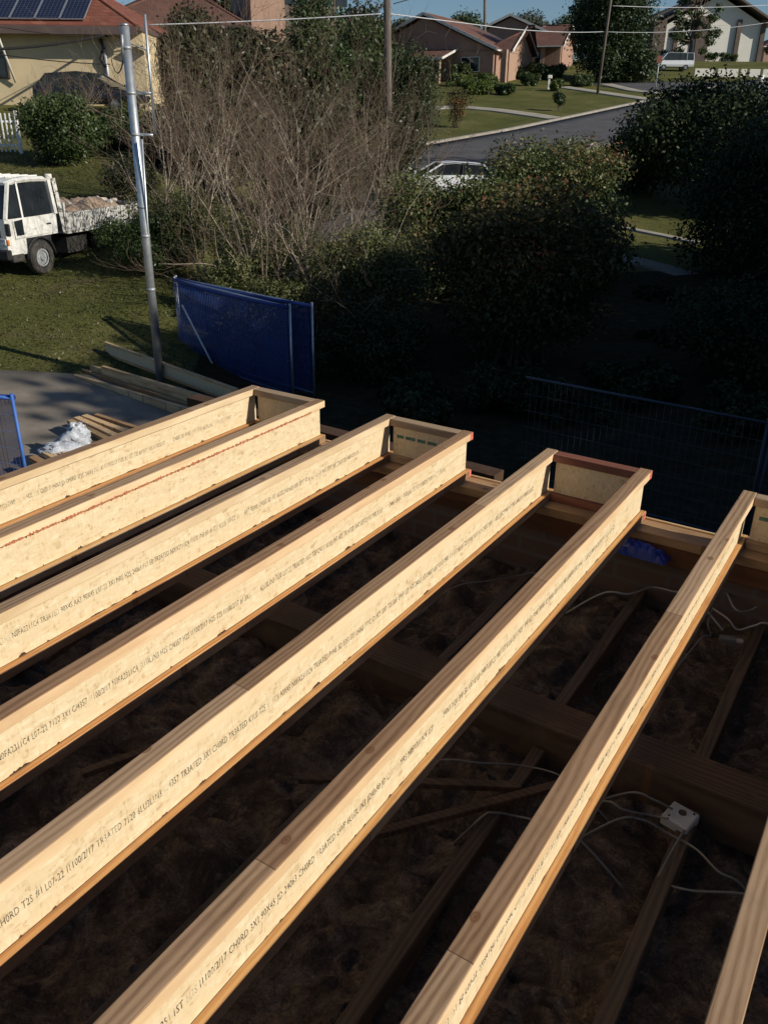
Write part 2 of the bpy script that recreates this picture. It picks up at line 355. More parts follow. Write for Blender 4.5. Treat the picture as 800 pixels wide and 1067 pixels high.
# ------------------------------------------------------------------ object helpers
def tag(o, label=None, cat=None, group=None, kind=None):
    if label: o['label'] = label
    if cat: o['category'] = cat
    if group: o['group'] = group
    if kind: o['kind'] = kind
    return o
def thing(name, label, cat, loc=(0, 0, 0), rz=0.0, group=None):
    o = bpy.data.objects.new(name, None); COL.objects.link(o); o.empty_display_size = .2
    o.location = loc; o.rotation_euler = (0, 0, rz)
    return tag(o, label, cat, group)
def link(name, me, mat, parent=None):
    o = bpy.data.objects.new(name, me); COL.objects.link(o)
    if mat is not None:
        for mm in (mat if isinstance(mat, (list, tuple)) else [mat]): me.materials.append(mm)
    if parent is not None: o.parent = parent
    return o
class MB:
    def __init__(s): s.bm = bmesh.new(); s.mi = 0
    def _set(s, faces):
        for f in faces: f.material_index = s.mi
    def box(s, c, d, rot=None, bev=0.0):
        v = bmesh.ops.create_cube(s.bm, size=1)['verts']
        mt = Matrix.Translation(c) @ (Euler(rot).to_matrix().to_4x4() if rot else Matrix.Identity(4)) @ Matrix.Diagonal((*d, 1))
        bmesh.ops.transform(s.bm, matrix=mt, verts=v)
        fs = set(f for x in v for f in x.link_faces)
        s._set(fs)
        if bev:
            es = set(e for x in v for e in x.link_edges)
            r = bmesh.ops.bevel(s.bm, geom=list(es), offset=bev, segments=1, affect='EDGES', profile=.5)
            s._set(r['faces'])
        return s
    def box2(s, a, b, bev=0.0):
        a = Vector(a); b = Vector(b)
        return s.box((a+b)/2, [abs(x) for x in (b-a)], None, bev)
    def bar(s, a, b, w, h, up=(0, 0, 1), bev=0.0):
        a = Vector(a); b = Vector(b); d = b-a; L = d.length; x = d.normalized()
        y = Vector(up).cross(x)
        if y.length < 1e-4: y = Vector((0, 1, 0)).cross(x)
        y.normalize(); z = x.cross(y)
        m = Matrix((x, y, z)).transposed().to_4x4(); m.translation = (a+b)/2
        v = bmesh.ops.create_cube(s.bm, size=1)['verts']
        bmesh.ops.transform(s.bm, matrix=m @ Matrix.Diagonal((L, w, h, 1)), verts=v)
        fs = set(f for q in v for f in q.link_faces); s._set(fs)
        if bev:
            es = set(e for q in v for e in q.link_edges)
            r = bmesh.ops.bevel(s.bm, geom=list(es), offset=bev, segments=1, affect='EDGES', profile=.5); s._set(r['faces'])
        return s
    def tube(s, pts, rad, sides=8, cap=True):
        pts = [Vector(p) for p in pts]; n = len(pts)
        if not hasattr(rad, '__len__'): rad = [rad]*n
        prev = None; up = None
        rings = []
        for i, p in enumerate(pts):
            t = (pts[min(i+1, n-1)]-pts[max(i-1, 0)])
            if t.length < 1e-9: t = Vector((0, 0, 1))
            t.normalize()
            if up is None:
                up = Vector((0, 0, 1)) if abs(t.z) < .9 else Vector((1, 0, 0))
            a = up.cross(t)
            if a.length < 1e-5: a = Vector((1, 0, 0)).cross(t)
            a.normalize(); b = t.cross(a); up = b
            ring = [s.bm.verts.new(p + (a*math.cos(2*PI*k/sides)+b*math.sin(2*PI*k/sides))*rad[i]) for k in range(sides)]
            rings.append(ring)
        for r0, r1 in zip(rings, rings[1:]):
            for k in range(sides):
                f = s.bm.faces.new((r0[k], r0[(k+1) % sides], r1[(k+1) % sides], r1[k])); f.material_index = s.mi; f.smooth = True
        if cap:
            for r in (rings[0][::-1], rings[-1]):
                try: f = s.bm.faces.new(r); f.material_index = s.mi
                except ValueError: pass
        return s
    def poly(s, pts):
        f = s.bm.faces.new([s.bm.verts.new(p) for p in pts]); f.material_index = s.mi; return s
    def prism(s, pts, d):
        """closed polygon pts extruded by vector d"""
        d = Vector(d); a = [s.bm.verts.new(Vector(p)) for p in pts]; b = [s.bm.verts.new(Vector(p)+d) for p in pts]
        n = len(a); fs = [s.bm.faces.new(a[::-1]), s.bm.faces.new(b)]
        for i in range(n): fs.append(s.bm.faces.new((a[i], a[(i+1) % n], b[(i+1) % n], b[i])))
        s._set(fs); return s
    def loft(s, loops, closed=True, cap=True, smooth=False):
        vs = [[s.bm.verts.new(Vector(p)) for p in L] for L in loops]
        n = len(vs[0])
        for A, B in zip(vs, vs[1:]):
            for k in range(n if closed else n-1):
                f = s.bm.faces.new((A[k], A[(k+1) % n], B[(k+1) % n], B[k])); f.material_index = s.mi; f.smooth = smooth
        if cap and closed:
            f = s.bm.faces.new(vs[0][::-1]); f.material_index = s.mi
            f = s.bm.faces.new(vs[-1]); f.material_index = s.mi
        return s
    def wheel(s, c, r, w, axis=(0, 1, 0), sides=24, ri=0.0):
        c = Vector(c); ax = Vector(axis).normalized()
        prof = [(ri if ri else .001, -w/2), (r*.93, -w/2), (r, -w*.32), (r, w*.32), (r*.93, w/2), (ri if ri else .001, w/2)]
        u = Vector((1, 0, 0)) if abs(ax.x) < .9 else Vector((0, 0, 1)); v = ax.cross(u)
        loops = [[c+ax*h+(u*math.cos(2*PI*k/sides)+v*math.sin(2*PI*k/sides))*q for k in range(sides)] for q, h in prof]
        return s.loft(loops, True, False)
    def build(s, name, mat, parent=None, smooth=False):
        bmesh.ops.recalc_face_normals(s.bm, faces=s.bm.faces[:])
        me = bpy.data.meshes.new(name); s.bm.to_mesh(me); s.bm.free()
        if smooth:
            me.polygons.foreach_set('use_smooth', [True]*len(me.polygons))
        return link(name, me, mat, parent)

def mesh_np(name, verts, faces_quads, mat, parent=None, tint=None):
    me = bpy.data.meshes.new(name)
    nv, nf = len(verts), len(faces_quads); k = faces_quads.shape[1]
    me.vertices.add(nv); me.vertices.foreach_set('co', np.asarray(verts, np.float32).ravel())
    me.loops.add(nf*k); me.loops.foreach_set('vertex_index', np.asarray(faces_quads, np.int32).ravel())
    me.polygons.add(nf); me.polygons.foreach_set('loop_start', np.arange(0, nf*k, k, dtype=np.int32))
    me.polygons.foreach_set('loop_total', np.full(nf, k, np.int32))
    if tint is not None:
        a = me.attributes.new('tint', 'FLOAT', 'FACE'); a.data.foreach_set('value', np.asarray(tint, np.float32))
    me.update(); me.validate()
    return link(name, me, mat, parent)

def norm(a): return a/np.maximum(np.linalg.norm(a, axis=-1, keepdims=True), 1e-9)
def leaves(name, mat, parent, clumps, n, size, shell=2.6, aspect=.5, upb=.3, droop=0.0, tintbias=None):
    """clumps: (k,6) centre + radii"""
    C = np.asarray(clumps, float); k = len(C)
    w = (C[:, 3]*C[:, 4]*C[:, 5])**.75; w /= w.sum()
    ci = rng.choice(k, n, p=w)
    d = norm(rng.normal(size=(n, 3)))
    r = rng.random(n)**(1/shell)*(1+.12*rng.normal(size=n))
    P = C[ci, :3] + d*C[ci, 3:]*r[:, None]
    nn = norm(rng.normal(size=(n, 3))*.75 + d*.7 + np.array([0, 0, upb]))
    t = norm(np.cross(nn, rng.normal(size=(n, 3)))); t[:, 2] -= droop; t = norm(t)
    b = norm(np.cross(nn, t))
    L = size*(.65+.7*rng.random(n))[:, None]; W = L*aspect
    V = np.empty((n, 4, 3))
    V[:, 0] = P-t*L/2; V[:, 1] = P+b*W/2+nn*W*.15-t*L*.05; V[:, 2] = P+t*L/2; V[:, 3] = P-b*W/2+nn*W*.15-t*L*.05
    ct = rng.random(k)
    tint = np.clip(.45*ct[ci]+.55*rng.random(n) + (tintbias(P, d) if tintbias else 0), 0, 1)
    return mesh_np(name, V.reshape(-1, 3), np.arange(n*4).reshape(n, 4), mat, parent, tint)

def blob_clumps(w, d, h, k, z0=0.0, rr=(.22, .38), boxy=False):
    out = []
    for i in range(k):
        if boxy: u = rng.uniform(-1, 1, 3)
        else:
            u = norm(rng.normal(size=3))*rng.random()**.4
        r = rng.uniform(*rr)
        cx, cy_, cz = u[0]*w/2*(1-r*.8), u[1]*d/2*(1-r*.8), z0+h/2+u[2]*h/2*(1-r*.8)
        q = min(w, d, h)*r
        out.append((cx, cy_, max(cz, q*.5), q*rng.uniform(.9, 1.5), q*rng.uniform(.9, 1.5), q*rng.uniform(.7, 1.15)))
    return out

def limb_pts(a, b, n=5, wob=.12):
    a = Vector(a); b = Vector(b); L = (b-a).length; out = []
    off = Vector(rng.normal(size=3))*wob*L*.3
    for i in range(n+1):
        t = i/n; out.append(a.lerp(b, t)+off*math.sin(PI*t)+Vector(rng.normal(size=3))*wob*L*.05*(0 < i < n))
    return out

def bush(name, label, cat, base, w, d, h, n, leaf, mat, k=14, group=None, boxy=False, z0=0.0, bark='barkdark', stems=6, rr=(.22, .38), parts=('foliage', 'stem'), rz=0, aspect=.5, trunk_r=None, extra=None, shell=2.6, tintbias=None, upb=.3):
    root = thing(name, label, cat, base, YAW+rz, group)
    cl = blob_clumps(w, d, h-z0, k, z0, rr, boxy)
    if extra: cl += extra
    leaves(parts[0], M[mat], root, cl, n, leaf, aspect=aspect, shell=shell, tintbias=tintbias, upb=upb)
    mb = MB()
    tr = trunk_r or .02+.008*h
    if parts[1] == 'trunk':
        top = Vector((0, 0, z0+(h-z0)*.72))
        pts = limb_pts((0, 0, -.15), top, 7, .05)
        mb.tube(pts, [tr*(1.25 if i == 0 else 1-.8*i/7) for i in range(8)], 8)
        for i in range(stems):
            t = rng.uniform(.3, .9); p = pts[int(t*7)]
            c = cl[rng.integers(len(cl))]
            mb.tube(limb_pts(p, Vector(c[:3]), 4), [tr*.45, tr*.35, tr*.25, tr*.16, tr*.07], 5)
    else:
        for i in range(stems):
            c = cl[rng.integers(len(cl))]
            mb.tube(limb_pts((rng.normal()*w*.06, rng.normal()*d*.06, -.1), Vector(c[:3]), 5), [tr, tr*.85, tr*.7, tr*.5, tr*.3, tr*.12], 5)
    mb.build(parts[1], M[bark], root)
    return root

# ------------------------------------------------------------------ the house under construction: I-joists
JX = [-3.181, -2.717, -2.259, -1.805, -1.357, -.913, -.472, -.031]
FW, FH, DEP, YEND, YBACK = .0557, .039, .239, 3.559, -1.5
def text_mesh(body, size, sx=.62):
    cu = bpy.data.curves.new('txt', 'FONT'); cu.body = body; cu.size = size; cu.space_character = 1.05; cu.resolution_u = 2
    o = bpy.data.objects.new('txt', cu); COL.objects.link(o)
    dg = bpy.context.evaluated_depsgraph_get(); dg.update()
    me = bpy.data.meshes.new_from_object(o.evaluated_get(dg))
    bpy.data.objects.remove(o); bpy.data.curves.remove(cu)
    # text x -> joist +Y, text y -> +Z, facing +X
    m = Matrix(((0, 0, 1, 0), (sx, 0, 0, 0), (0, 1, 0, 0), (0, 0, 0, 1)))
    me.transform(m)
    return me
def strip(mb, y0, y1, z, hh, x, step, amp, prob=1.0):
    """irregular raised strip lying on a web face at x"""
    y = y0; top = []; bot = []
    while y < y1:
        a = max(0, amp*rng.normal()*.5+hh)
        top.append((x, y, z+a*.5)); bot.append((x, y, z-a*.5-.0005)); y += step*rng.uniform(.5, 1.5)
    pts = top+bot[::-1]
    n = len(top)
    vs = [mb.bm.verts.new(p) for p in pts]; vb = [mb.bm.verts.new((p[0]-.003, p[1], p[2])) for p in pts]
    for i in range(n-1):
        j = len(pts)-1-i
        mb.bm.faces.new((vs[i], vs[i+1], vs[j-1], vs[j]))
        mb.bm.faces.new((vb[i], vb[i+1], vs[i+1], vs[i]))
    return mb
TXT = 'IJ240-90  H2S 6LU3L1N3 TR3ATED 0351  I1100/2/17   3D SPEC  3X1  #1 CH0RD 90X45 N0FA2311C4   EWP  F17 P1NE 7120 E0  '
CODES = ['IJ240-90', 'H2S', '6LU3L1N3', 'TR3ATED', '0351', 'I1100/2/17', '3D', 'SP3C', '3X1', '#1', 'CH0RD', '90X45', 'N0FA2311C4', 'EWP', 'F17', 'P1NE', '7120', 'E0', 'C/4357', 'L07-22', 'K1L0', 'SHF', '1ST', '24063', 'JD', 'MRS', 'T2S', 'AA7', '|']
def codes(seed, n):
    r = random.Random(seed); out = []
    while len(out) < n:
        w = r.choice(CODES)
        if not out or out[-1] != w: out.append(w)
    return ' '.join(out)
STR = [codes(40+k, 90 if k != 1 else 7) for k in range(8)]
JL = ['leftmost I-joist, pale OSB web, on the house edge beside the driveway',
      'I-joist with a red splintered glue line running under its top flange',
      'I-joist third from left, grey-brown top flange, meeting the left end of the second end board',
      'I-joist with red painted tip, ending in mid-frame under the dark hedge, fourth from left',
      'I-joist fifth from left, reddish-brown top flange, at left end of the red-edged end board',
      'I-joist with knotty top flange and red painted tip beside the blue tarpaulin, sixth from left',
      'I-joist showing an orange lower flange and a finger-jointed wide top, second from the right',
      'I-joist cut off at the bottom right corner, only its broad top visible']
for i, x in enumerate(JX + [.42]):
    if i < 8: t = thing('i_joist', JL[i], 'joist', (x, 0, 0), 0, 'engineered timber I-joists laid side by side')
    else: t = thing('i_joist', 'I-joist lying right of the photographer, outside the frame', 'joist', (x, 0, 0), 0, 'engineered timber I-joists laid side by side')
    xc = FW/2
    yb = YBACK
    tf_ = MB().box2((0, yb, -FH), (FW, YEND, 0), .0022).build('top_flange', [M['flange_top'], M['flange_side']], t)
    for p_ in tf_.data.polygons:
        if abs(p_.normal.x) > .9 or abs(p_.normal.y) > .9: p_.material_index = 1
    tf_ = MB().box2((0, yb, -DEP), (FW, YEND, -DEP+FH), .002).build('bottom_flange', [M['flange_ledge'], M['flange_top']], t)
    for p_ in tf_.data.polygons:
        if abs(p_.normal.x) > .9: p_.material_index = 1  # darker grey wood on the sides puts their shade into the colour
    wx0, wx1 = xc-.005, xc+.005
    wend = YEND-.02
    # web set slightly off the centre towards the print side as in the photograph's narrow ledge
    wb = MB().box2((wx0, yb, -DEP+FH-.004), (wx1, wend, -FH+.004)); wb.build('web', M['web'], t)
    if i < 8:
        ty = YBACK+.3 if i not in (1, 0) else (-.2 if i == 0 else .1)
        sz = .031 if i != 1 else .026
        for wd_ in STR[i].replace('   ', ' | ').split():
            if ty > YEND-.25: break
            if wd_ == '|': ty += .05; continue
            me = text_mesh(wd_, sz, .55)
            o = link('printed_text', me, M['ink'], t)
            o.location = (wx1+.0006, ty, -DEP*.5-.014+(.012 if i == 2 else 0)+rng.normal()*.001)
            ty += max((v.co.y for v in me.vertices), default=.02)+.0075
        # dark voids in the glue line
        mb = MB(); zb = -DEP+FH+.0006; xs_ = wx1+.0008
        pr = [(xs_, YBACK, zb-.001), (xs_, YBACK, zb+.0012)]
        y = -1.0+rng.random()*.3
        while y < YEND-.2:
            L = rng.choice([.008, .012, .016, .022, .03, .045, .07]); H = rng.uniform(.002, .006)*(1.7 if L > .025 else 1); m = max(4, int(L/.004))
            pr += [(xs_, y+L*j/m, zb+.0012+(H*math.sin(PI*j/m)**.6*rng.uniform(.35, 1.3) if 0 < j < m else 0)) for j in range(m+1)]
            y += L+rng.exponential(.12)+.012
        pr += [(xs_, YEND-.025, zb+.0012), (xs_, YEND-.025, zb-.001)]
        low = [(xs_, q[1], zb-.001) for q in pr[1:-1]]
        top = pr[1:-1]
        for (p0, p1, q0, q1) in zip(low, low[1:], top, top[1:]):
            if p1[1]-p0[1] > 1e-5: mb.poly((p0, p1, q1, q0))
        bmesh.ops.remove_doubles(mb.bm, verts=mb.bm.verts[:], dist=1e-6)
        mb.build('glue_void', M['glue'], t)
        if i in (3, 5):
            MB().box2((.001, YEND-.002, -FH+.001), (FW+.0012, YEND+.0012, -.001)).build('painted_end', M['redpaint'], t)
            MB().box2((FW-.0005, YEND-.028, -FH+.002), (FW+.0012, YEND, -.002)).build('painted_end', M['redpaint'], t)
            MB().box2((FW-.0005, YEND-.02, -DEP+.002), (FW+.0012, YEND, -DEP+FH-.002)).build('painted_end', M['redpaint'], t)
        if i == 1:
            strip(MB(), YBACK, YEND-.12, -FH+.003, .0075, FW+.0022, .005, .010).build('splintered_edge', M['redglue'], t)

# end boards between pairs of joists
rimlab = ['short end board closing the gap between the two leftmost joists', 'short end board with green stamp between the third and fourth joists from left',
          'short end board with dark red top edge, near the frame centre-right', 'short end board with green stamp cut off by the right frame edge']
for k, (a, b, fm) in enumerate(((0, 1, 'flange_rim'), (2, 3, 'flange_rim'), (4, 5, 'flange_red'), (6, 7, 'flange_rim'))):
    x0 = JX[a]+FW+.002; x1 = JX[b]-.002
    t = thing('end_board', rimlab[k], 'end board', ((x0+x1)/2, YEND-.03, 0), 0, 'end boards closing off joist pairs')
    hw = (x1-x0)/2
    MB().box2((-hw, -FW/2, -FH), (hw, FW/2, -.002), .0022).build('top_flange', M[fm], t)
    MB().box2((-hw, -FW/2, -DEP), (hw, FW/2, -DEP+FH), .002).build('bottom_flange', M[fm], t)
    MB().box2((-hw+.008, -.005, -DEP+FH-.003), (hw-.004, .005, -FH+.003)).build('web', M['web'], t)
    if k in (1, 3):
        xx = -hw+.03
        while xx < hw-.09:
            w = rng.uniform(.04, .075); MB().box2((xx, -.0062, -.105), (xx+w, -.005, -.088)).build('green_stamp', M['greenpaint'], t); xx += w+.012

# wall plates, plank, brick skin
def single(name, mb, mat, label, cat, loc=(0, 0, 0), rz=0, group=None):
    o = mb.build(name, M[mat] if isinstance(mat, str) else mat); o.location = loc; o.rotation_euler = (0, 0, rz)
    return tag(o, label, cat, group)
single('wall_plate', MB().box2((-3.24, 0, -.045), (4.0, .13, 0), .003), 'plate', 'pale pine wall plate carrying the far ends of the joists', 'wall plate', (0, 3.43, -.241))
single('wall_plate', MB().box2((-3.2, 0, -.09), (4.0, .115, 0), .003), 'redplate', 'reddish lower wall plate under the pale pine plate', 'wall plate', (0, 3.436, -.287))
single('edge_batten', MB().box2((-3.2, 0, -.05), (4.0, .014, 0), .002), 'pine', 'thin pale batten along the outer edge of the wall plate', 'batten', (0, 3.562, -.234))
single('timber_plank', MB().box2((-1.5, 0, -.06), (.86, .11, 0), .003), 'oldwoodx', 'weathered dark plank lying outside the wall beyond the joist ends', 'plank', (-2.6, 3.86, -.33), R_(-2))
hs = thing('brick_house', 'brick house under construction below the timber joists', 'house', (0, 0, -2.75))
mb = MB(); zt = 2.75-.38
mb.box2((-3.24, 3.45, -.2), (4, 3.56, zt)); mb.box2((-3.24, -4, -.2), (-3.13, 3.45, zt)); mb.box2((4, -4, -.2), (4.11, 3.56, zt)); mb.box2((-3.13, -4.11, -.2), (4, -4, zt))
mb.build('wall', M['oldbrick'], hs)
MB().box2((-3.12, -3.99, 2.75-.86), (3.99, 3.44, 2.75-.85)).build('ceiling', M['plasterboard'], hs)

# old ceiling frame
mb = MB().box2((-3.6, 0, -.18), (4, .15, 0), .004)
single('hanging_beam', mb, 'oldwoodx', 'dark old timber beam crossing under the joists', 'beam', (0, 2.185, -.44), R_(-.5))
cjl = ['old ceiling joist beside the white junction box', 'old dark ceiling joist left of the one under the junction box']
for i, x in enumerate((-2.76, -2.26, -1.76, -1.27, -.775, -.265, .23)):
    lab = {4: 'old ceiling joist running down to the bottom edge at mid-frame', 5: 'old ceiling joist directly under the white junction box', 6: 'old ceiling joist nearest the right frame edge'}.get(i, 'old ceiling joist hidden under the left joists')
    y0, y1 = -3.0, 2.18
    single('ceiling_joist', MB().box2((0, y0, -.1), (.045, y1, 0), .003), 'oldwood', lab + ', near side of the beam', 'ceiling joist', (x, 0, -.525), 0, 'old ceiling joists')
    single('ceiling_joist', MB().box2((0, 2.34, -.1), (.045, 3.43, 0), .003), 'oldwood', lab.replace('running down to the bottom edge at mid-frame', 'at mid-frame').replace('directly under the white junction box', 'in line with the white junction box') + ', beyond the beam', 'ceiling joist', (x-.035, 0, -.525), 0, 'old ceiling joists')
# insulation: one lumpy fibrous layer
nx, ny = 240, 330
gx = np.linspace(-3.1, 3.0, nx); gy = np.linspace(-2.5, 3.42, ny)
X, Y = np.meshgrid(gx, gy)
def vnoise(x, y, seed):
    r = np.random.default_rng(seed); T = r.random((64, 64))
    xi = np.floor(x).astype(int); yi = np.floor(y).astype(int); fx = x-xi; fy = y-yi
    fx = fx*fx*(3-2*fx); fy = fy*fy*(3-2*fy)
    g = lambda a, b: T[a % 64, b % 64]
    return g(xi, yi)*(1-fx)*(1-fy)+g(xi+1, yi)*fx*(1-fy)+g(xi, yi+1)*(1-fx)*fy+g(xi+1, yi+1)*fx*fy
Z = -.70+.075*vnoise(X*4, Y*4, 1)+.06*vnoise(X*9, Y*9, 2)+.04*np.abs(vnoise(X*21, Y*21, 3)-.5)*2+.02*vnoise(X*50, Y*50, 4)
V = np.stack([X, Y, Z], -1).reshape(-1, 3)
idx = np.arange(nx*ny).reshape(ny, nx)
Fq = np.stack([idx[:-1, :-1], idx[:-1, 1:], idx[1:, 1:], idx[1:, :-1]], -1).reshape(-1, 4)
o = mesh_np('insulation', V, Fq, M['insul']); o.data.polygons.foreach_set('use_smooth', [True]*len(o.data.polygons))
tag(o, 'dusty brown fibre insulation covering the old ceiling', 'insulation', kind='stuff')
# scraps of old batten in the ceiling
for k, (a, b, lab) in enumerate((((-1.35, 1.62, -.53), (-.72, 1.95, -.5), 'short dark stick lying across the ceiling left of the hanging beam wires'),
                             ((-1.05, 1.5, -.52), (-.55, 2.1, -.49), 'thin dark batten crossing the short dark stick'),
                             ((-.62, 1.32, -.5), (.15, .55, -.49), 'long thin dark rod slanting below the junction box'),
                             ((-1.95, 1.25, -.53), (-1.6, 1.75, -.45), 'dark splintered offcut between the middle joists'),
                             ((-2.6, 1.6, -.55), (-2.25, 2.0, -.2), 'tilted grey stick under the left joists'))):
    tag(MB().bar(a, b, .03 if k != 2 else .014, .022 if k != 2 else .014, bev=.002).build('timber_offcut', M['oldwoodx']), lab, 'offcut', 'timber scraps in the ceiling')
# cables
def cable(pts, r, mat, label, name='cable', group='electrical cables in the ceiling'):
    P = [Vector(p) for p in pts]; out = []
    n = len(P)
    for i in range(n-1):
        p0 = P[max(i-1, 0)]; p1 = P[i]; p2 = P[i+1]; p3 = P[min(i+2, n-1)]
        for k in range(8):
            t = k/8
            out.append(.5*((2*p1)+(p2-p0)*t+(2*p0-5*p1+4*p2-p3)*t*t+(-p0+3*p1-3*p2+p3)*t**3))
    out.append(P[-1])
    return tag(MB().tube(out, r, 6).build(name, M[mat], smooth=True), label, 'cable', group)
def cpx(lst, z):
    P = [onz(x, y, z+.02*math.sin(i*2.1)) for i, (x, y) in enumerate(lst)]
    a_ = P[0]+(P[0]-P[1]).normalized()*.16; b_ = P[-1]+(P[-1]-P[-2]).normalized()*.16; a_.z -= .12; b_.z -= .12
    return ([a_] if lst[0][0] not in (742, 756) else [])+P+([b_] if lst[-1][0] not in (696, 700) else [])
def cpx_old(lst, z): return [onz(x, y, z+.02*math.sin(i*2.1)) for i, (x, y) in enumerate(lst)]
cable(cpx([(628, 618), (655, 619), (678, 612), (700, 616), (722, 622)], -.48), .0042, 'cable_w', 'pale cable looping left of the second joist from the right')
cable(cpx([(752, 610), (765, 634), (780, 636), (800, 628)], -.46), .0042, 'cable_w', 'upper white cable curving out at the right frame edge')
cable(cpx([(742, 634), (758, 645), (768, 656), (785, 652), (800, 650)], -.47), .0042, 'cable_w', 'lower white cable curving out at the right frame edge')
cable(cpx([(756, 607), (775, 617), (800, 612)], -.47), .003, 'cable_w', 'thin cable above the white loops at the right edge')
cable(cpx([(742, 634), (737, 650), (740, 662), (730, 665)], -.47), .003, 'cable_g', 'short dangling grey cable end near the right edge')
cable(cpx([(630, 835), (650, 844), (680, 850), (696, 853)], -.48), .0035, 'cable_g', 'grey cable running left into the junction box')
cable(cpx([(640, 855), (668, 854), (695, 868), (725, 885), (748, 908), (775, 925)], -.50), .0035, 'cable_g', 'grey cable passing below the junction box')
cable(cpx([(655, 826), (680, 833), (700, 843)], -.48), .0035, 'cable_g', 'short grey cable into the top of the junction box')
cable(cpx([(500, 853), (515, 847), (535, 850), (560, 856), (600, 872)], -.50), .0035, 'cable_g', 'grey cable near the crossed sticks')
cable(cpx([(455, 793), (500, 795), (545, 798), (590, 812)], -.50), .003, 'cable_g', 'thin dark cable below the hanging beam')
cable(cpx([(470, 613), (510, 605), (540, 600), (560, 598)], -.48), .003, 'cable_g', 'thin cable between the fifth and sixth joists')
cable(cpx([(715, 862), (690, 905), (688, 918), (720, 928), (790, 935)], -.52), .0035, 'cable_g', 'dark cable hanging from the junction box to the right')
# junction box
jb = thing('junction_box', 'white square electrical junction box on the old ceiling frame', 'junction box', onz(708, 853, -.52)+Vector((0, 0, -.02)), R_(-12))
MB().box((0, 0, .018), (.085, .085, .036), None, .004).build('box', M['plastic_w'], jb)
MB().tube([(0, .01, .036), (0, .01, .039)], .012, 12).build('knockout', M['glue'], jb)
MB().tube([(-.024, -.028, .036), (-.024, -.028, .038)], .004, 8).build('screw', M['glue'], jb)
MB().tube([(.028, .03, .036), (.028, .03, .038)], .004, 8).build('screw', M['glue'], jb)
# small fitting near right edge
fb = thing('cable_clip', 'small dusty cable connector on the ceiling near the right edge', 'connector', onz(757, 668, -.5), R_(20))
MB().box((0, 0, .01), (.06, .03, .02), None, .003).build('body', M['cable_g'], fb); MB().box((.045, 0, .008), (.03, .02, .014), None, .003).build('tab', M['cable_w'], fb)
# blue tarp
def crumple(name, c, w, d, h, n, mat, label, cat, seed, rz=0):
    xs = np.linspace(-w/2, w/2, n); ys = np.linspace(-d/2, d/2, n); X, Y = np.meshgrid(xs, ys)
    Zz = h*vnoise(X*11+5, Y*11+5, seed)+h*.9*np.abs(vnoise(X*28, Y*28, seed+1)-.5)*2+h*.5*np.abs(vnoise(X*60, Y*60, seed+3)-.5)*2
    e = np.minimum(1, 5*np.minimum(.5-np.abs(X/w), .5-np.abs(Y/d))); Zz = Zz*e
    V = np.stack([X+.04*vnoise(Y*12, X*12, seed+2), Y, Zz], -1).reshape(-1, 3); idx = np.arange(n*n).reshape(n, n)
    Fq = np.stack([idx[:-1, :-1], idx[:-1, 1:], idx[1:, 1:], idx[1:, :-1]], -1).reshape(-1, 4)
    o = mesh_np(name, V, Fq, M[mat]); o.location = c; o.rotation_euler = (0, 0, rz); return tag(o, label, cat)
crumple('tarpaulin', CAM+ray(664, 577)*(3.385/ray(664, 577).y), .2, .09, .035, 60, 'tarp', 'crumpled blue tarpaulin tucked under the wall plate', 'tarp', 11)
crumple('tarpaulin', (-.75, 4.05, -.80), .8, .6, .13, 50, 'tarp', 'dark blue tarpaulin bunched outside the wall behind the plate', 'tarp', 31)
for k, (p, q, lab) in enumerate((((470, 545), (490, 552), 'short white edge strip under the plate left of the fifth joist'), ((545, 543), (595, 556), 'long white edge strip under the plate right of the fifth joist'), ((640, 572), (678, 580), 'white edge strip under the blue tarpaulin'), ((757, 600), (772, 604), 'short white strip at the right edge under the plate'))):
    a = onz(*p, -.5); b = onz(*q, -.5)
    tag(MB().bar(a, b, .006, .03, bev=.001).build('edge_strip', M['plastic_w']), lab, 'strip', 'white edge strips on the old wall top')
# ------------------------------------------------------------------ ground, road, paths
ss = np.concatenate([np.linspace(-60, 6, 12), np.linspace(8, 60, 105)[0:], np.linspace(62, 170, 80), np.geomspace(175, 1500, 25)])
aa = np.concatenate([np.linspace(-2.2, -.62, 14), np.linspace(-.6, .6, 121), np.linspace(.62, 2.2, 14)])
S_, A_ = np.meshgrid(ss, aa, indexing='ij')
Lg = A_*(np.abs(S_)+25)
Zg = terr(Lg, S_)
Zg = Zg + .03*(vnoise(Lg*1.1+100, S_*1.1+100, 21)-.5)*(S_ > 16)
W = np.stack([LDIR.x*Lg+SDIR.x*S_, LDIR.y*Lg+SDIR.y*S_, Zg], -1).reshape(-1, 3)
idx = np.arange(W.shape[0]).reshape(S_.shape)
Fq = np.stack([idx[:-1, :-1], idx[:-1, 1:], idx[1:, 1:], idx[1:, :-1]], -1).reshape(-1, 4)
o = mesh_np('ground', W, Fq, M['grass']); o.data.polygons.foreach_set('use_smooth', [True]*len(o.data.polygons)); tag(o, kind='structure')
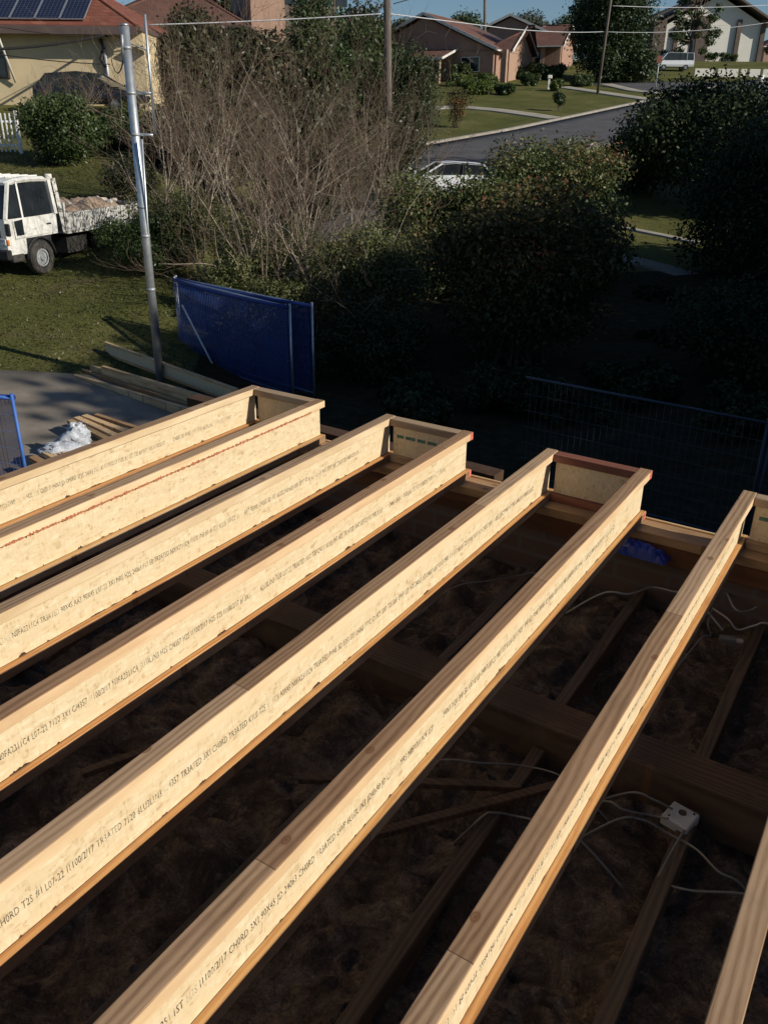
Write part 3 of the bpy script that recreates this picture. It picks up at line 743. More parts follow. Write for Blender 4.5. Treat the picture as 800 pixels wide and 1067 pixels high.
def ribbon(name, line, hw, mat, lift=.06, n=60, kind='structure', thick=.25, hw2=None):
    """line: list of (l,s) centre points, draped on the terrain as a slab"""
    P = np.array(line, float); d = np.r_[0, np.cumsum(np.linalg.norm(np.diff(P, axis=0), axis=1))]
    u = np.linspace(0, d[-1], n); C = np.stack([np.interp(u, d, P[:, 0]), np.interp(u, d, P[:, 1])], -1)
    for _ in range(6): C[1:-1] = (C[:-2]+2*C[1:-1]+C[2:])/4
    T = np.gradient(C, axis=0); T /= np.linalg.norm(T, axis=1, keepdims=True); Nn = np.stack([T[:, 1], -T[:, 0]], -1)
    m = 7; V = []
    wa, wb = (hw, hw) if np.isscalar(hw) else hw
    for j in range(m):
        o_ = -wa+(wa+wb)*j/(m-1); Q = C+Nn*o_
        z = terr(Q[:, 0], Q[:, 1])+lift
        V.append(np.stack([LDIR.x*Q[:, 0]+SDIR.x*Q[:, 1], LDIR.y*Q[:, 0]+SDIR.y*Q[:, 1], z], -1))
    V = np.array(V)
    B = V[[0, -1]].copy(); B[:, :, 2] -= thick
    allv = np.concatenate([B[:1], V, B[1:]], 0); mm = m+2
    idx = np.arange(mm*n).reshape(mm, n)
    Fq = np.stack([idx[:-1, :-1], idx[1:, :-1], idx[1:, 1:], idx[:-1, 1:]], -1).reshape(-1, 4)
    o = mesh_np(name, allv.reshape(-1, 3), Fq, M[mat]); return tag(o, kind=kind), C, Nn
def G(px, py): l, s, p = gpx(px, py); return (l, s)
far_kerb = [G(340, 190), G(361, 169), G(400, 160), G(444, 152), G(530, 137), G(610, 120), G(690, 103), G(745, 92)]
rd = []
fk = np.array(far_kerb)
T = np.gradient(fk, axis=0); T /= np.linalg.norm(T, axis=1, keepdims=True); NN = np.stack([T[:, 1], -T[:, 0]], -1)
RW = 3.9
rd = fk+NN*RW
# extend the road towards the left and beyond
first = rd[0]-T[0]*14; last = rd[-1]+T[-1]*25
ribbon('road', [tuple(first)]+[tuple(x) for x in rd]+[tuple(last)], RW, 'asphalt', .05, 120)
ribbon('kerb', [tuple(x-NN[i]*.12) for i, x in enumerate(fk)], .14, 'kerb', .17, 110)
nk = fk+NN*(2*RW+.12)
ribbon('near_kerb', [tuple(x) for x in nk], .14, 'kerb', .17, 110)
def ribpx(name, pts, hw, mat='footpath', lift=.07, n=40): return ribbon(name, [G(*p) for p in pts], hw, mat, lift, n)
ribpx('footpath', [(690, 106), (660, 102), (620, 96), (585, 91)], .8)
ribpx('driveway_path', [(578, 124), (545, 119), (515, 115), (480, 112), (440, 113)], .8)
ribpx('house_path', [(690, 98), (660, 95), (630, 88)], .7)
ribpx('garden_path', [(600, 233), (655, 239), (690, 246), (728, 254)], .18, lift=.05)
ribpx('side_path', [(560, 255), (650, 270), (690, 280), (716, 288)], .42, 'concrete', lift=.05)
# cross street in front of the church
ribbon('cross_street', [G(640, 92), G(700, 90), G(760, 90), G(860, 92)], 5.0, 'asphalt', .055, 60)
# driveway of the building site
dr = [(-14, 9.5), (-9, 11.2), (-5.2, 11.5), (-2.5, 10.2)]
ribbon('driveway', [(-22, 11.5), (-9, 11.3), (-4.6, 11.0), (-1.0, 8.6)], (2.6, 2.4), 'concrete', .03, 50)

M['shade_tone'] = plain('shaded_ground_tone', (.036, .030, .018), 1, .5, 5, bmp=.5, spec=.05)  # near-black ground colour stands in for deep shade over the yard
ribbon('shade_ground', [(-3.2, 13.2), (2, 13.5), (8, 14.5), (16, 17)], (3.2, 3.6), 'shade_tone', .03, 40)
ribbon('shade_ground_far', [(-4, 19.6), (3, 20.2), (6.0, 20.5), (15, 22)], (3.5, 3.5), 'shade_tone', .035, 40)
ribbon('shade_ground_near', [(0.5, 5), (2.5, 8), (9, 11)], (4, 4.6), 'shade_tone', .025, 40)
# lawn blades on the near left lawn (uncountable)
n = 42000
sA = 12.8+18*rng.random(n)**.9; lA = -sA*(.16+.34*rng.random(n))
keep = sA-12.9 > .0
sA, lA = sA[keep], lA[keep]; n = len(sA)
zA = terr(lA, sA)
P = np.stack([LDIR.x*lA+SDIR.x*sA, LDIR.y*lA+SDIR.y*sA, zA], -1)
ang = rng.random(n)*2*PI; hgt = .012+.035*rng.random(n)**2; wd = .012+.012*rng.random(n)
b = np.stack([np.cos(ang), np.sin(ang), np.zeros(n)], -1)*wd[:, None]
lean = rng.normal(size=(n, 3))*.03; lean[:, 2] = hgt
V = np.empty((n, 3, 3)); V[:, 0] = P-b; V[:, 1] = P+b; V[:, 2] = P+lean
o = mesh_np('grass', V.reshape(-1, 3), np.arange(n*3).reshape(n, 3), M['grassblade'], tint=rng.random(n)); tag(o, 'short grass on the lawn around the truck', 'grass', kind='stuff')
# ------------------------------------------------------------------ timber stacks by the driveway
def ib(mb_t, mb_w, a, b, h=.24, fw=.05): pass
def stack_joist(a, b, label):
    a = Vector(a); b = Vector(b); d = (b-a); L = d.length
    t = thing('stacked_i_joist', label, 'joist', a, math.atan2(d.y, d.x), 'I-joists stored beside the driveway')
    e = d.z
    MB().bar((0, 0, -.02), (L, 0, -.02+e), .058, .04, bev=.002).build('top_flange', M['pine'], t)
    MB().bar((0, 0, -.22), (L, 0, -.22+e), .058, .04, bev=.002).build('bottom_flange', M['pine'], t)
    MB().bar((0, 0, -.12), (L, 0, -.12+e), .01, .17).build('web', M['web'], t)
    return t
stack_joist(onz(110, 356, -2.2), onz(247, 405, -2.2), 'stored I-joist standing highest at the back of the long timber stack')
def board(p, q, z, w, h, label, mat='pine', name='timber_board', ext=1.0, z2=None):
    a = onz(*p, z); b = onz(*q, z if z2 is None else z2); b = a+(b-a)*ext
    d = b-a; L = d.length
    o = MB().box2((0, -w/2, -h), (L, w/2, 0), .003).build(name, M[mat]); o.location = a; o.rotation_euler = (0, 0, math.atan2(d.y, d.x))
    return tag(o, label, 'board', 'timber boards stacked by the driveway')
board((107, 381), (212, 412), -2.33, .06, .26, 'stored board just in front of the tall stored I-joist', ext=1.35)
board((95, 380), (212, 417), -2.39, .06, .22, 'second stored board from the front of the long stack', ext=1.3)
board((86, 384), (198, 421), -2.47, .045, .15, 'dark stored board between pale ones in the long stack', 'plate', ext=1.3)
board((78, 390), (196, 425), -2.49, .06, .16, 'frontmost pale board of the long timber stack', ext=1.3)
tag(MB().box2((-.05, -1.0, -.12), (.05, 1.0, 0), .003).build('bearer', M['oldwood']), 'bearer timber under the long stack', 'bearer').location = onz(150, 410, -2.62)
# short stack with plastic
board((73, 437), (120, 460), -2.44, .09, .05, 'leftmost grey board of the short timber stack', 'plate', ext=2.2)
board((80, 434), (128, 456), -2.42, .09, .05, 'pale board second from left in the short timber stack', ext=2.2)
board((88, 432), (140, 452), -2.42, .09, .05, 'pale board third from left in the short timber stack', ext=2.2)
board((100, 431), (150, 447), -2.44, .07, .05, 'thin far board of the short timber stack', 'plate', ext=2.2)
board((34, 475), (52, 485), -2.42, .10, .06, 'short grey board end beside the blue fence', 'plate', ext=4)
board((44, 468), (66, 480), -2.42, .10, .06, 'pale short board next to the white plastic', ext=4)
board((54, 463), (70, 472), -2.42, .07, .06, 'narrow short board against the white plastic', ext=4)
def wrapblob(px, py, z, w, d, h, seed, label, tilt=0):
    nu, nv = 30, 20; V = []
    for j in range(nv+1):
        ph = PI*j/nv
        for i in range(nu):
            th = 2*PI*i/nu; r = 1+.36*(vnoise(np.array(i*.7), np.array(j*.7), seed)-.5)*2+.28*np.abs(vnoise(np.array(i*1.9), np.array(j*1.7), seed+1)-.5)*2; r *= (1-.35*math.cos(ph)) if h > .3 else 1
            V.append((w/2*math.sin(ph)*math.cos(th)*r, d/2*math.sin(ph)*math.sin(th)*r, h/2*math.cos(ph)*r))
    V = np.array(V); Fq = np.array([[j*nu+i, j*nu+(i+1) % nu, (j+1)*nu+(i+1) % nu, (j+1)*nu+i] for j in range(nv) for i in range(nu)])
    o = mesh_np('plastic_wrap', V, Fq, M['wrap']); o.location = onz(px, py, z); o.rotation_euler = (0, tilt, YAW+.3)
    o.data.polygons.foreach_set('use_smooth', [True]*len(o.data.polygons))
    return tag(o, label, 'plastic sheet', 'white plastic wrapping on the short stack')
wrapblob(80, 455, -2.4, .34, .2, .46, 5, 'upright bunch of white plastic at the end of the short stack', .5)
wrapblob(62, 467, -2.42, .42, .25, .13, 9, 'flat white plastic lying in front of the upright bunch')
tag(MB().box((0, 0, 0), (.28, .12, .012), (0.05, 0, .3), .002).build('paper_scrap', M['concrete']), 'small pale scrap lying on the shaded driveway', 'scrap').location = onz(144, 428, -2.68)

# ------------------------------------------------------------------ blue mesh site fences
def mesh_panel(a, b, h, label, brace=None, cloth=True, mat='cloth', wires=True, frame='galv', wstep=.05, wr=.0025, sag=.04, name='site_fence', cat='fence', group='temporary site fence panels', legs=True, lpost=True):
    a = Vector(a); b = Vector(b); d = b-a; L = math.hypot(d.x, d.y)
    t = thing(name, label, cat, a, math.atan2(d.y, d.x), group); e = d.z
    fr = MB()
    if lpost: fr.tube([(0, 0, -h-.1), (0, 0, .05)], .019, 8)
    fr.tube([(L, 0, e-h-.1), (L, 0, e+.05)], .019, 8)
    fr.tube([(0, 0, 0), (L, 0, e)], .017, 8); fr.tube([(0, 0, -h+.1), (L, 0, e-h+.1)], .017, 8)
    fr.build('frame', M[frame], t)
    if wires:
        w = MB(); n = int(L/wstep)
        for i in range(1, n):
            x = L*i/n; w.tube([(x, -.055 if cloth else .006, e*i/n-.01), (x, -.055 if cloth else .006, e*i/n-h+.1)], wr, 4, False)
        for j in range(1, 7): w.tube([(0, .01, -h*j/7), (L, .01, e-h*j/7)], wr, 4, False)
        w.build('wire_mesh', M['wire' if cloth else 'darkwire'], t)
    if cloth:
        nx, nz = 40, 24; V = []
        for j in range(nz+1):
            for i in range(nx+1):
                u, v = i/nx, j/nz
                V.append((L*u, -.03+.03*math.sin(u*13+v*3)*v*(1-v)*2+.015*math.sin(u*41), e*u-sag*math.sin(PI*u)*(1-v)-(h-.08)*v+.03*(j == 0)))
        V = np.array(V); idx = np.arange((nx+1)*(nz+1)).reshape(nz+1, nx+1)
        Fq = np.stack([idx[:-1, :-1], idx[:-1, 1:], idx[1:, 1:], idx[1:, :-1]], -1).reshape(-1, 4)
        c = mesh_np('shade_cloth', V, Fq, M[mat], t); c.data.polygons.foreach_set('use_smooth', [True]*len(c.data.polygons))
        tp = MB(); tp.tube([(0, -.03, .0), (L*.25, -.034, e*.25-sag*.7), (L*.5, -.034, e*.5-sag), (L*.75, -.034, e*.75-sag*.7), (L, -.03, e)], .03, 8); tp.build('hem', M['cloth_hem'], t)
    if brace:
        bpy.context.view_layer.update(); iv = t.matrix_world.inverted(); brace = [iv @ q for q in brace]
        MB().tube([Vector(brace[0]), Vector(brace[1])], .016, 6).build('brace', M['white_paint'], t)
    return t
M['wire'] = plain('fence_wire', (.16, .25, .5), .5, .1, 9, .2)
M['darkwire'] = plain('dark_wire', (.085, .09, .10), .5, .1, 9, .3)
M['bluepost'] = plain('blue_post', (.05, .14, .45), .5, .15, 9)
M['cloth_hem'] = plain('cloth_hem', (.012, .035, .20), .6, .2, 9)
fa = at(182, 291, 15.3); fb_ = onz(302, 320, fa.z); fc = onz(322, 317, fa.z+.12); fc.z = fa.z
hgt = fa.z+2.75
p = mesh_panel(fa, fb_, hgt, 'front blue mesh site fence panel with a diagonal brace in front of the bare shrubs', brace=(at(190, 318, 15.05), at(229, 394, 14.25)))
mesh_panel(fa+SDIR*.12, fc+SDIR*.5, hgt, 'rear blue mesh site fence panel behind the front panel')
la = onz(13, 415, -1.35); lb = la + ls(-1.9, .55)
mesh_panel(la, lb, 1.35, 'blue mesh site fence panel cut off at the left frame edge', frame='bluepost')
# wire pool-style fence on the right
M['fencedark'] = plain('fence_rail', (.045, .055, .08), .5, .15, 6, .2)
wa = at(548, 393, 9.6); wb_ = onz(800, 441, wa.z); wc = wb_+(wb_-wa)*.25
mesh_panel(wa, wb_, wa.z+2.75, 'dark wire mesh fence in the shaded yard on the right', cloth=False, frame='fencedark', name='wire_fence', wstep=.075, group='dark wire yard fences', wr=.0032, lpost=False)
mesh_panel(wb_+Vector((.06, 0, 0)), wc+ls(1.2, -.5), wb_.z+2.75, 'dark wire mesh fence panel cut off by the right frame edge', cloth=False, frame='fencedark', name='wire_fence', wstep=.075, group='dark wire yard fences')

# ------------------------------------------------------------------ galvanised service pole
pt = at(130, 27, 13.35); pb = Vector((pt.x+.08, pt.y-.12, -2.8))
pole = thing('service_pole', 'galvanised steel service pole with a bracket tube, rising beside the truck', 'pole', pb, YAW)
H = pt.z-pb.z; off = pt-pb; lx, ly = off.dot(LDIR), off.dot(SDIR)
def pp(h): return Vector((lx*h/H, ly*h/H, h))
MB().tube([pp(0), pp(H)], .062, 16).build('post', M['galv'], pole)
MB().tube([pp(H), pp(H+.03)], [.066, .05], 16).build('cap', M['galv'], pole)
ub = pt.z-at(152, 108, 13.3).z
tw = MB()
tA = at(151, 15, 13.3)-pb; tB = at(162, 140, 13.3)-pb
loc = lambda v: Vector((v.dot(LDIR), v.dot(SDIR), v.z))
MB().tube([loc(tA), loc(tB)], .02, 8).build('bracket_tube', M['galv'], pole)
for py0, py1 in ((97, 97), (140, 141)):
    a = at(143, py0, 13.35)-pb; b_ = at(160 if py0 > 100 else 158, py1, 13.3)-pb
    MB().tube([loc(a), loc(b_)], .022, 8).build('bracket_arm', M['galv'], pole)
for py in (50, 97, 140, 215, 245, 300):
    h = (at(135, py, 13.35)-pb).z
    MB().tube([pp(h-.02), pp(h+.02)], .067, 16).build('clamp', M['greymetal'], pole)
MB().tube([loc(at(127.5, 36, 13.3)-pb), loc(at(128, 57, 13.3)-pb)], .022, 8).build('cable_guard', M['greymetal'], pole)
a = loc(at(148, 145, 13.2)-pb); b_ = loc(at(155, 250, 13.25)-pb); MB().tube([a, b_, loc(at(168, 365, 13.3)-pb)], .016, 8).build('conduit', M['galv'], pole)

# ------------------------------------------------------------------ truck
def wheel_set(parent, c, r, w, axis_y=1, rimmat='greymetal', tyre='dirtyblack', sides=28):
    wt = bpy.data.objects.new('wheel', None); COL.objects.link(wt); wt.parent = parent; wt.location = c
    s = axis_y
    MB().wheel((0, 0, 0), r, w, (0, 1, 0), sides, r*.58).build('tyre', M[tyre], wt)
    mb = MB(); mb.wheel((0, s*w*.05, 0), r*.58, w*.75, (0, 1, 0), sides, r*.42); mb.wheel((0, s*w*.16, 0), r*.44, w*.3, (0, 1, 0), sides, r*.12); mb.tube([(0, s*w*.2, 0), (0, s*w*.5, 0)], r*.17, 12)
    for k in range(6):
        a_ = 2*PI*k/6; mb.tube([(r*.28*math.cos(a_), s*w*.3, r*.28*math.sin(a_)), (r*.28*math.cos(a_), s*w*.38, r*.28*math.sin(a_))], r*.04, 6)
    mb.build('rim', M[rimmat], wt); return wt
tw_ = at(46, 290, 18.3); l0, s0 = to_ls(tw_)
TH = math.atan2(-.93, -.36)            # heading of truck front in (l,s)
tf = Vector((math.cos(TH), math.sin(TH)))
tyy = Vector((-tf.y, tf.x))
# front-left wheel contact at local (.62,.78)
wl = .62; wy = .76
ol = l0-tf.x*wl-tyy.x*wy; os_ = s0-tf.y*wl-tyy.y*wy
tz = float(terr(l0, s0))
truck = thing('tipper_truck', 'dirty white cab-over tray truck parked on the lawn at the left edge', 'truck', ls(ol, os_, tz), YAW+TH)
truck.scale = (.94, .94, .94)
def cabloop(x, zb, zbelt, zr, wb_, wr):
    return [(x, -wb_, zb), (x, -wb_, zbelt), (x, -wr, zr-.06), (x, -wr+.08, zr), (x, wr-.08, zr), (x, wr, zr-.06), (x, wb_, zbelt), (x, wb_, zb)]
cab = MB()
# body below the belt + roof with pillars
cab.loft([[(x, -w_, zb), (x, -w_-.02, 1.25), (x, w_+.02, 1.25), (x, w_, zb)] for x, w_, zb in ((0, .82, .82), (.22, .83, .82), (1.02, .83, .82), (1.04, .83, .5), (1.46, .82, .5), (1.54, .78, .5))])
roof = MB().loft([[(x, -w_, z-.05), (x, -w_+.07, z), (x, w_-.07, z), (x, w_, z-.05), (x, w_-.03, z-.10), (x, -w_+.03, z-.10)] for x, w_, z in ((-.02, .74, 1.98), (.1, .77, 2.03), (.6, .78, 2.05), (1.0, .76, 2.03), (1.22, .71, 1.96))], smooth=False)
cabo = cab.build('cab', M['truckwhite'], truck)
roof.build('roof', M['truckwhite'], truck)
rib = MB()
for y in (-.5, -.25, 0, .25, .5): rib.bar((.05, y, 2.04), (1.0, y, 2.05), .04, .03, bev=.008)
rib.build('roof_rib', M['truckwhite'], truck)
pil = MB()
for s in (-1, 1):
    pil.bar((1.50, s*.80, 1.24), (1.17, s*.70, 1.95), .06, .07); pil.bar((.02, s*.82, 1.24), (.02, s*.74, 1.95), .09, .10)
    pil.bar((1.02, s*.825, 1.24), (.98, s*.75, 1.95), .035, .045)
    pil.bar((.3, s*.83, 1.22), (1.4, s*.81, 1.22), .05, .06)
pil.bar((0, -.8, 1.3), (0, .8, 1.3), .04, .2)
pil.build('pillar', M['truckwhite'], truck)
for s in (-1, 1):
    MB().prism([(1.44, s*.80, 1.26), (1.14, s*.715, 1.92), (.10, s*.735, 1.92), (.10, s*.82, 1.26)], (0, -s*.008, 0)).build('side_window', M['glass'], truck)
    d = MB(); d.prism([(1.34, s*.846, .84), (1.36, s*.848, 1.24), (.12, s*.85, 1.26), (.12, s*.846, 1.0), (.26, s*.846, .86)], (0, s*.012, 0)); do = d.build('door', M['truckwhite'], truck)
    MB().box((.3, s*.868, 1.06), (.14, .02, .03), None, .006).build('handle', M['black'], do)
    MB().prism([(1.30, s*.861, .90), (1.33, s*.861, 1.2), (1.08, s*.863, 1.22), (1.08, s*.861, .90)], (0, s*.004, 0)).build('lower_window', M['glass'], do)
    MB().box((1.60, s*.92, 1.05), (.05, .12, .26), (0, 0, s*.2), .02).build('mirror', M['black'], truck)
    MB().box((1.545, s*.62, .78), (.04, .3, .13), None, .015).build('headlight', M['lamp_lens'], truck)
    MB().box((1.52, s*.795, .78), (.06, .05, .12), None, .012).build('indicator', M['orange_lens'], truck)
MB().prism([(1.515, -.74, 1.26), (1.515, .74, 1.26), (1.20, .66, 1.92), (1.20, -.66, 1.92)], (.012, 0, .004)).build('windscreen', M['glass'], truck)
MB().box((0.02, 0, 1.62), (.012, 1.3, .5)).build('rear_window', M['glass'], truck)
MB().box((1.55, 0, .52), (.14, 1.68, .22), None, .03).build('bumper', M['black'], truck)
MB().box((1.55, 0, .95), (.02, 1.3, .14), None, .004).build('grille', M['black'], truck)
MB().box((1.32, .80, .44), (.34, .10, .16), None, .02).build('step', M['dirtyblack'], truck)
for s in (-1, 1):
    arch = MB(); arch.tube([(.62+.44*math.cos(a_), s*.83, .36+.44*math.sin(a_)) for a_ in np.linspace(.05, PI-.05, 14)], .03, 6); arch.build('wheel_arch', M['black'], truck)
    MB().box((.62, s*.5, .62), (.8, .6, .42)).build('wheel_well', M['black'], truck)
    wheel_set(truck, (.62, s*.76, .36), .36, .2, s)
    wheel_set(truck, (-1.75, s*.70, .36), .36, .34, s)
ch = MB()
for s in (-1, 1): ch.box((-1.4, s*.36, .62), (3.6, .07, .15))
for x in (-.4, -1.1, -2.4, -3.0): ch.box((x, 0, .62), (.08, .72, .1))
ch.box((-.7, .55, .5), (.7, .35, .35)); ch.build('chassis', M['dirtyblack'], truck)
tr = MB(); tr.box((-1.75, 0, .82), (3.05, 1.8, .08))
for s in (-1, 1): tr.box((-1.75, s*.9, 1.04), (3.05, .05, .4))
tr.box((-3.27, 0, 1.04), (.05, 1.8, .4)); tr.box((-.23, 0, 1.15), (.05, 1.8, .62))
for s in (-1, 1):
    for x in (-.8, -1.5, -2.2, -2.9): tr.box((x, s*.935, 1.02), (.06, .04, .42))
tr.build('tray', M['tray'], truck)
hb = MB()
for s in (-1, 1): hb.bar((-.22, s*.82, .8), (-.12, s*.78, 1.98), .07, .09)
hb.bar((-.12, -.8, 1.93), (-.12, .8, 1.93), .06, .06); hb.bar((-.16, -.8, 1.5), (-.16, .8, 1.5), .05, .05); hb.build('headboard', M['tray'], truck)
MB().tube([(-.09, .70, 1.9), (-.09, .70, 2.07)], .075, 12).build('air_intake', M['fascia_w'], truck)
MB().tube([(-.09, .70, .9), (-.09, .70, 1.95)], .045, 8).build('snorkel', M['dirtyblack'], truck)
nu = 34; xs = np.linspace(-3.22, -.28, nu); ys = np.linspace(-.86, .86, 22); Xh, Yh = np.meshgrid(xs, ys)
Zh = .95+.42*(1-(np.abs(Xh+1.75)/1.6)**3)*(1-(np.abs(Yh)/.95)**3)+.18*(vnoise(Xh*4+40, Yh*4+40, 51)-.5)+.1*(vnoise(Xh*11+40, Yh*11+40, 52)-.5)
idx = np.arange(nu*22).reshape(22, nu)
mesh_np('load', np.stack([Xh, Yh, Zh], -1).reshape(-1, 3), np.stack([idx[:-1, :-1], idx[:-1, 1:], idx[1:, 1:], idx[1:, :-1]], -1).reshape(-1, 4), M['tan'], truck)
for k in range(9):
    c = (rng.uniform(-3, -.5), rng.uniform(-.6, .7), 1.30)
    mb = MB().box(c, (rng.uniform(.12, .28), rng.uniform(.1, .2), rng.uniform(.06, .12)), tuple(rng.uniform(-.5, .5, 3)), .03)
    o = mb.build('rubble_chunk', M['rubble' if k % 3 else 'terracotta']); o.matrix_world = Matrix.Translation(ls(ol, os_, tz)) @ Euler((0, 0, YAW+TH)).to_matrix().to_4x4() @ Matrix.Scale(.94, 4)
    tag(o, 'broken masonry lump among the load on the truck tray', 'rubble', 'rubble lumps on the truck load')

# ------------------------------------------------------------------ cars
def car(label, loc, rz, paint, kind='hatch', cat='car', group=None, name='parked_car'):
    t = thing(name, label, cat, loc, rz, group)
    if kind == 'van': Lh, prof = 2.2, [(-2.15, .45, 1.0), (-2.2, .4, 1.05), (-1, .38, 1.05), (1.2, .38, 1.02), (1.9, .4, .95), (2.15, .45, .8)]
    else: prof = [(-2.05, .42, .85), (-2.12, .36, .93), (-1.2, .3, .97), (.6, .3, .96), (1.5, .32, .86), (2.0, .36, .74), (2.1, .42, .62)]
    W2 = .86 if kind != 'van' else .88
    MB().loft([[(x, -W2*.93, zb), (x, -W2, zb+.22), (x, -W2*.94, zt_), (x, W2*.94, zt_), (x, W2, zb+.22), (x, W2*.93, zb)] for x, zb, zt_ in prof], smooth=False).build('body', M[paint], t)
    if kind == 'van':
        cp = [(-2.15, 1.05, .80), (-2.05, 1.85, .72), (.75, 1.88, .72), (1.05, 1.80, .70), (1.75, .98, .78)]; top = 1.9
    else:
        cp = [(-2.0, .94, .76), (-1.55, 1.40, .64), (-.3, 1.47, .63), (.25, 1.42, .63), (1.15, .93, .75)]; top = 1.48
    zb = .93 if kind != 'van' else 1.0
    gl = MB(); gl.loft([[(x, -w_+.0, zb), (x, -w_, z), (x, w_, z), (x, w_, zb)] for x, z, w_ in cp]); gl.build('window', M['glass'], t)
    rf = MB()
    i0, i1 = 1, 3
    rf.loft([[(x, -w_-.012, z-.05), (x, -w_+.06, z+.015), (x, w_-.06, z+.015), (x, w_+.012, z-.05)] for x, z, w_ in cp[i0:i1+1]]); rf.build('roof', M[paint], t)
    for s in (-1, 1):
        for (xa, za, wa_), (xb, zb2, wb2) in ((cp[0], cp[1]), (cp[-1], cp[-2])): MB().bar((xa, s*wa_, zb), (xb, s*wb2, zb2), .07, .06).build('pillar', M[paint], t)
        xm = (cp[1][0]+cp[3][0])/2; MB().bar((xm, s*(W2*.94-.08), zb), (xm, s*cp[2][2], cp[2][1]-.02), .03, .05).build('pillar', M['black'], t)
        if kind == 'van': MB().bar((-1.3, s*.8, zb), (-1.3, s*.73, 1.84), .03, .12).build('pillar', M[paint], t)
        MB().box((1.05 if kind != 'van' else 1.5, s*(W2+.1), zb+.06), (.1, .18, .12), None, .03).build('mirror', M[paint], t)
        MB().box((2.03, s*.6, .64 if kind != 'van' else .75), (.12, .34, .12), None, .03).build('headlight', M['lamp_lens'], t)
        MB().box((-2.1, s*.66, .82), (.05, .25, .14), None, .02).build('tail_light', M['redsign'], t)
        for x in (-1.28, 1.32): wheel_set(t, (x, s*(W2-.09), .31), .31, .19, s, 'greymetal', 'black', 16)
    return t
road_h = math.atan2(T[3][1], T[3][0])
cp_ = at(462, 185, 39.0); cl, cs = to_ls(cp_)
car('silver-white car parked on the road, only its roof showing above the hedge', ls(cl, cs, float(terr(cl, cs))+.06), YAW+PI+R_(12), 'carwhite')
cl, cs, p_ = gpx(88, 123); car('black car parked in front of the cream house', ls(cl, cs+1.4, float(terr(cl, cs+1.4))), YAW+R_(-8), 'cardark')
cl, cs, p_ = gpx(700, 74); car('pale blue-white van parked in front of the church', ls(cl, cs, p_.z+.06), YAW+PI, 'carwhite', 'van', 'van', name='parked_van')
cl, cs, p_ = gpx(661, 73); car('small white car almost hidden behind the tall conifer', ls(cl, cs, p_.z), YAW, 'carwhite')

# ------------------------------------------------------------------ houses
def hipgable(t, x0, x1, y0, y1, ze, rise, mat, ov=.45, hipl=True, hipr=True, part='roof', fascia='fascia_w', gable_mat=None, th=.12):
    """ridge along local x"""
    X0, X1, Y0, Y1 = x0-ov, x1+ov, y0-ov, y1+ov; ym = (Y0+Y1)/2; hw = (Y1-Y0)/2
    a = X0+(hw if hipl else 0); b = X1-(hw if hipr else 0)
    r = MB(); zr = ze+rise
    A, B, C_, D = (X0, Y0, ze), (X1, Y0, ze), (X1, Y1, ze), (X0, Y1, ze); E, F_ = (a, ym, zr), (b, ym, zr)
    for f in ((A, B, F_, E), (C_, D, E, F_)): r.prism(f, (0, 0, -th))
    if hipl: r.prism((D, A, E), (0, 0, -th))
    if hipr: r.prism((B, C_, F_), (0, 0, -th))
    ro = r.build(part, M[mat], t)
    g = MB()
    g.bar((X0, Y0-.06, ze-.10), (X1, Y0-.06, ze-.10), .11, .14); g.bar((X0, Y1+.06, ze-.10), (X1, Y1+.06, ze-.10), .11, .14)
    for xx, hp in ((X0, hipl), (X1, hipr)):
        sgn = -1 if xx == X0 else 1
        if hp: g.bar((xx+sgn*.06, Y0, ze-.1), (xx+sgn*.06, Y1, ze-.1), .11, .14)
        else:
            g.bar((xx+sgn*.03, Y0, ze-.02), (xx+sgn*.03, ym, zr-.02), .06, .26); g.bar((xx+sgn*.03, Y1, ze-.02), (xx+sgn*.03, ym, zr-.02), .06, .26)
    g.build('fascia', M[fascia], t)
    if gable_mat:
        for xx, hp in ((x0, hipl), (x1, hipr)):
            if not hp: MB().prism([(xx, y0, ze-.13), (xx, y1, ze-.13), (xx, (y0+y1)/2, ze-.13+rise*(y1-y0)/(Y1-Y0))], (.15 if xx == x0 else -.15, 0, 0)).build('gable', M[gable_mat], t)
    rc = MB(); rc.tube([(a, ym, zr+.02), (b, ym, zr+.02)], .09, 6)
    for c_, hp, e in ((A, hipl, E), (D, hipl, E), (B, hipr, F_), (C_, hipr, F_)):
        if hp: rc.tube([c_, e], .08, 6)
    rc.build('ridge_cap', M[mat], t)
    return ro
def win(t, x, z, w, h, y, frame='fascia_w'):
    f = MB()
    for (cx_, cz, ww, hh) in ((x-w/2, z, .06, h+.06), (x+w/2, z, .06, h+.06), (x, z-h/2, w, .06), (x, z+h/2, w, .06), (x, z, .05, h)): f.box((cx_, y-.03, cz), (ww, .07, hh))
    fo = f.build('window', M[frame], t); MB().box((x, y-.004, z), (w-.05, .02, h-.05)).build('pane', M['glass'], fo)
# cream house on the left
HS = 40.0
e0 = at(148, 31, HS); l1, _ = to_ls(e0)
zg = 1.5; hgt_ = e0.z-zg
ch_ = thing('cream_house', 'cream rendered house with red tiled roof and solar panels at the top left', 'house', ls(l1, HS, zg), YAW+R_(1))
mb = MB(); mb.box2((-15, 0, -.6), (0, 9, hgt_)); mb.build('wall', M['cream'], ch_)
hipgable(ch_, -15.4, -.55, 0, 9, hgt_+.1, 2.9, 'redtile', .5, fascia='gutter')
MB().bar((-15.9, -.66, hgt_-.12), (-.05, -.66, hgt_-.12), .16, .24).build('gutter', M['gutter'], ch_)
win(ch_, -6.3, hgt_-1.35, 1.1, .95, 0, 'brownwall')
MB().tube([(-5.85, -.8, hgt_+.75), (-5.7, -.8, hgt_-.2), (-5.5, -.12, hgt_-2.0)], .05, 8).build('downpipe', M['fascia_w'], ch_)
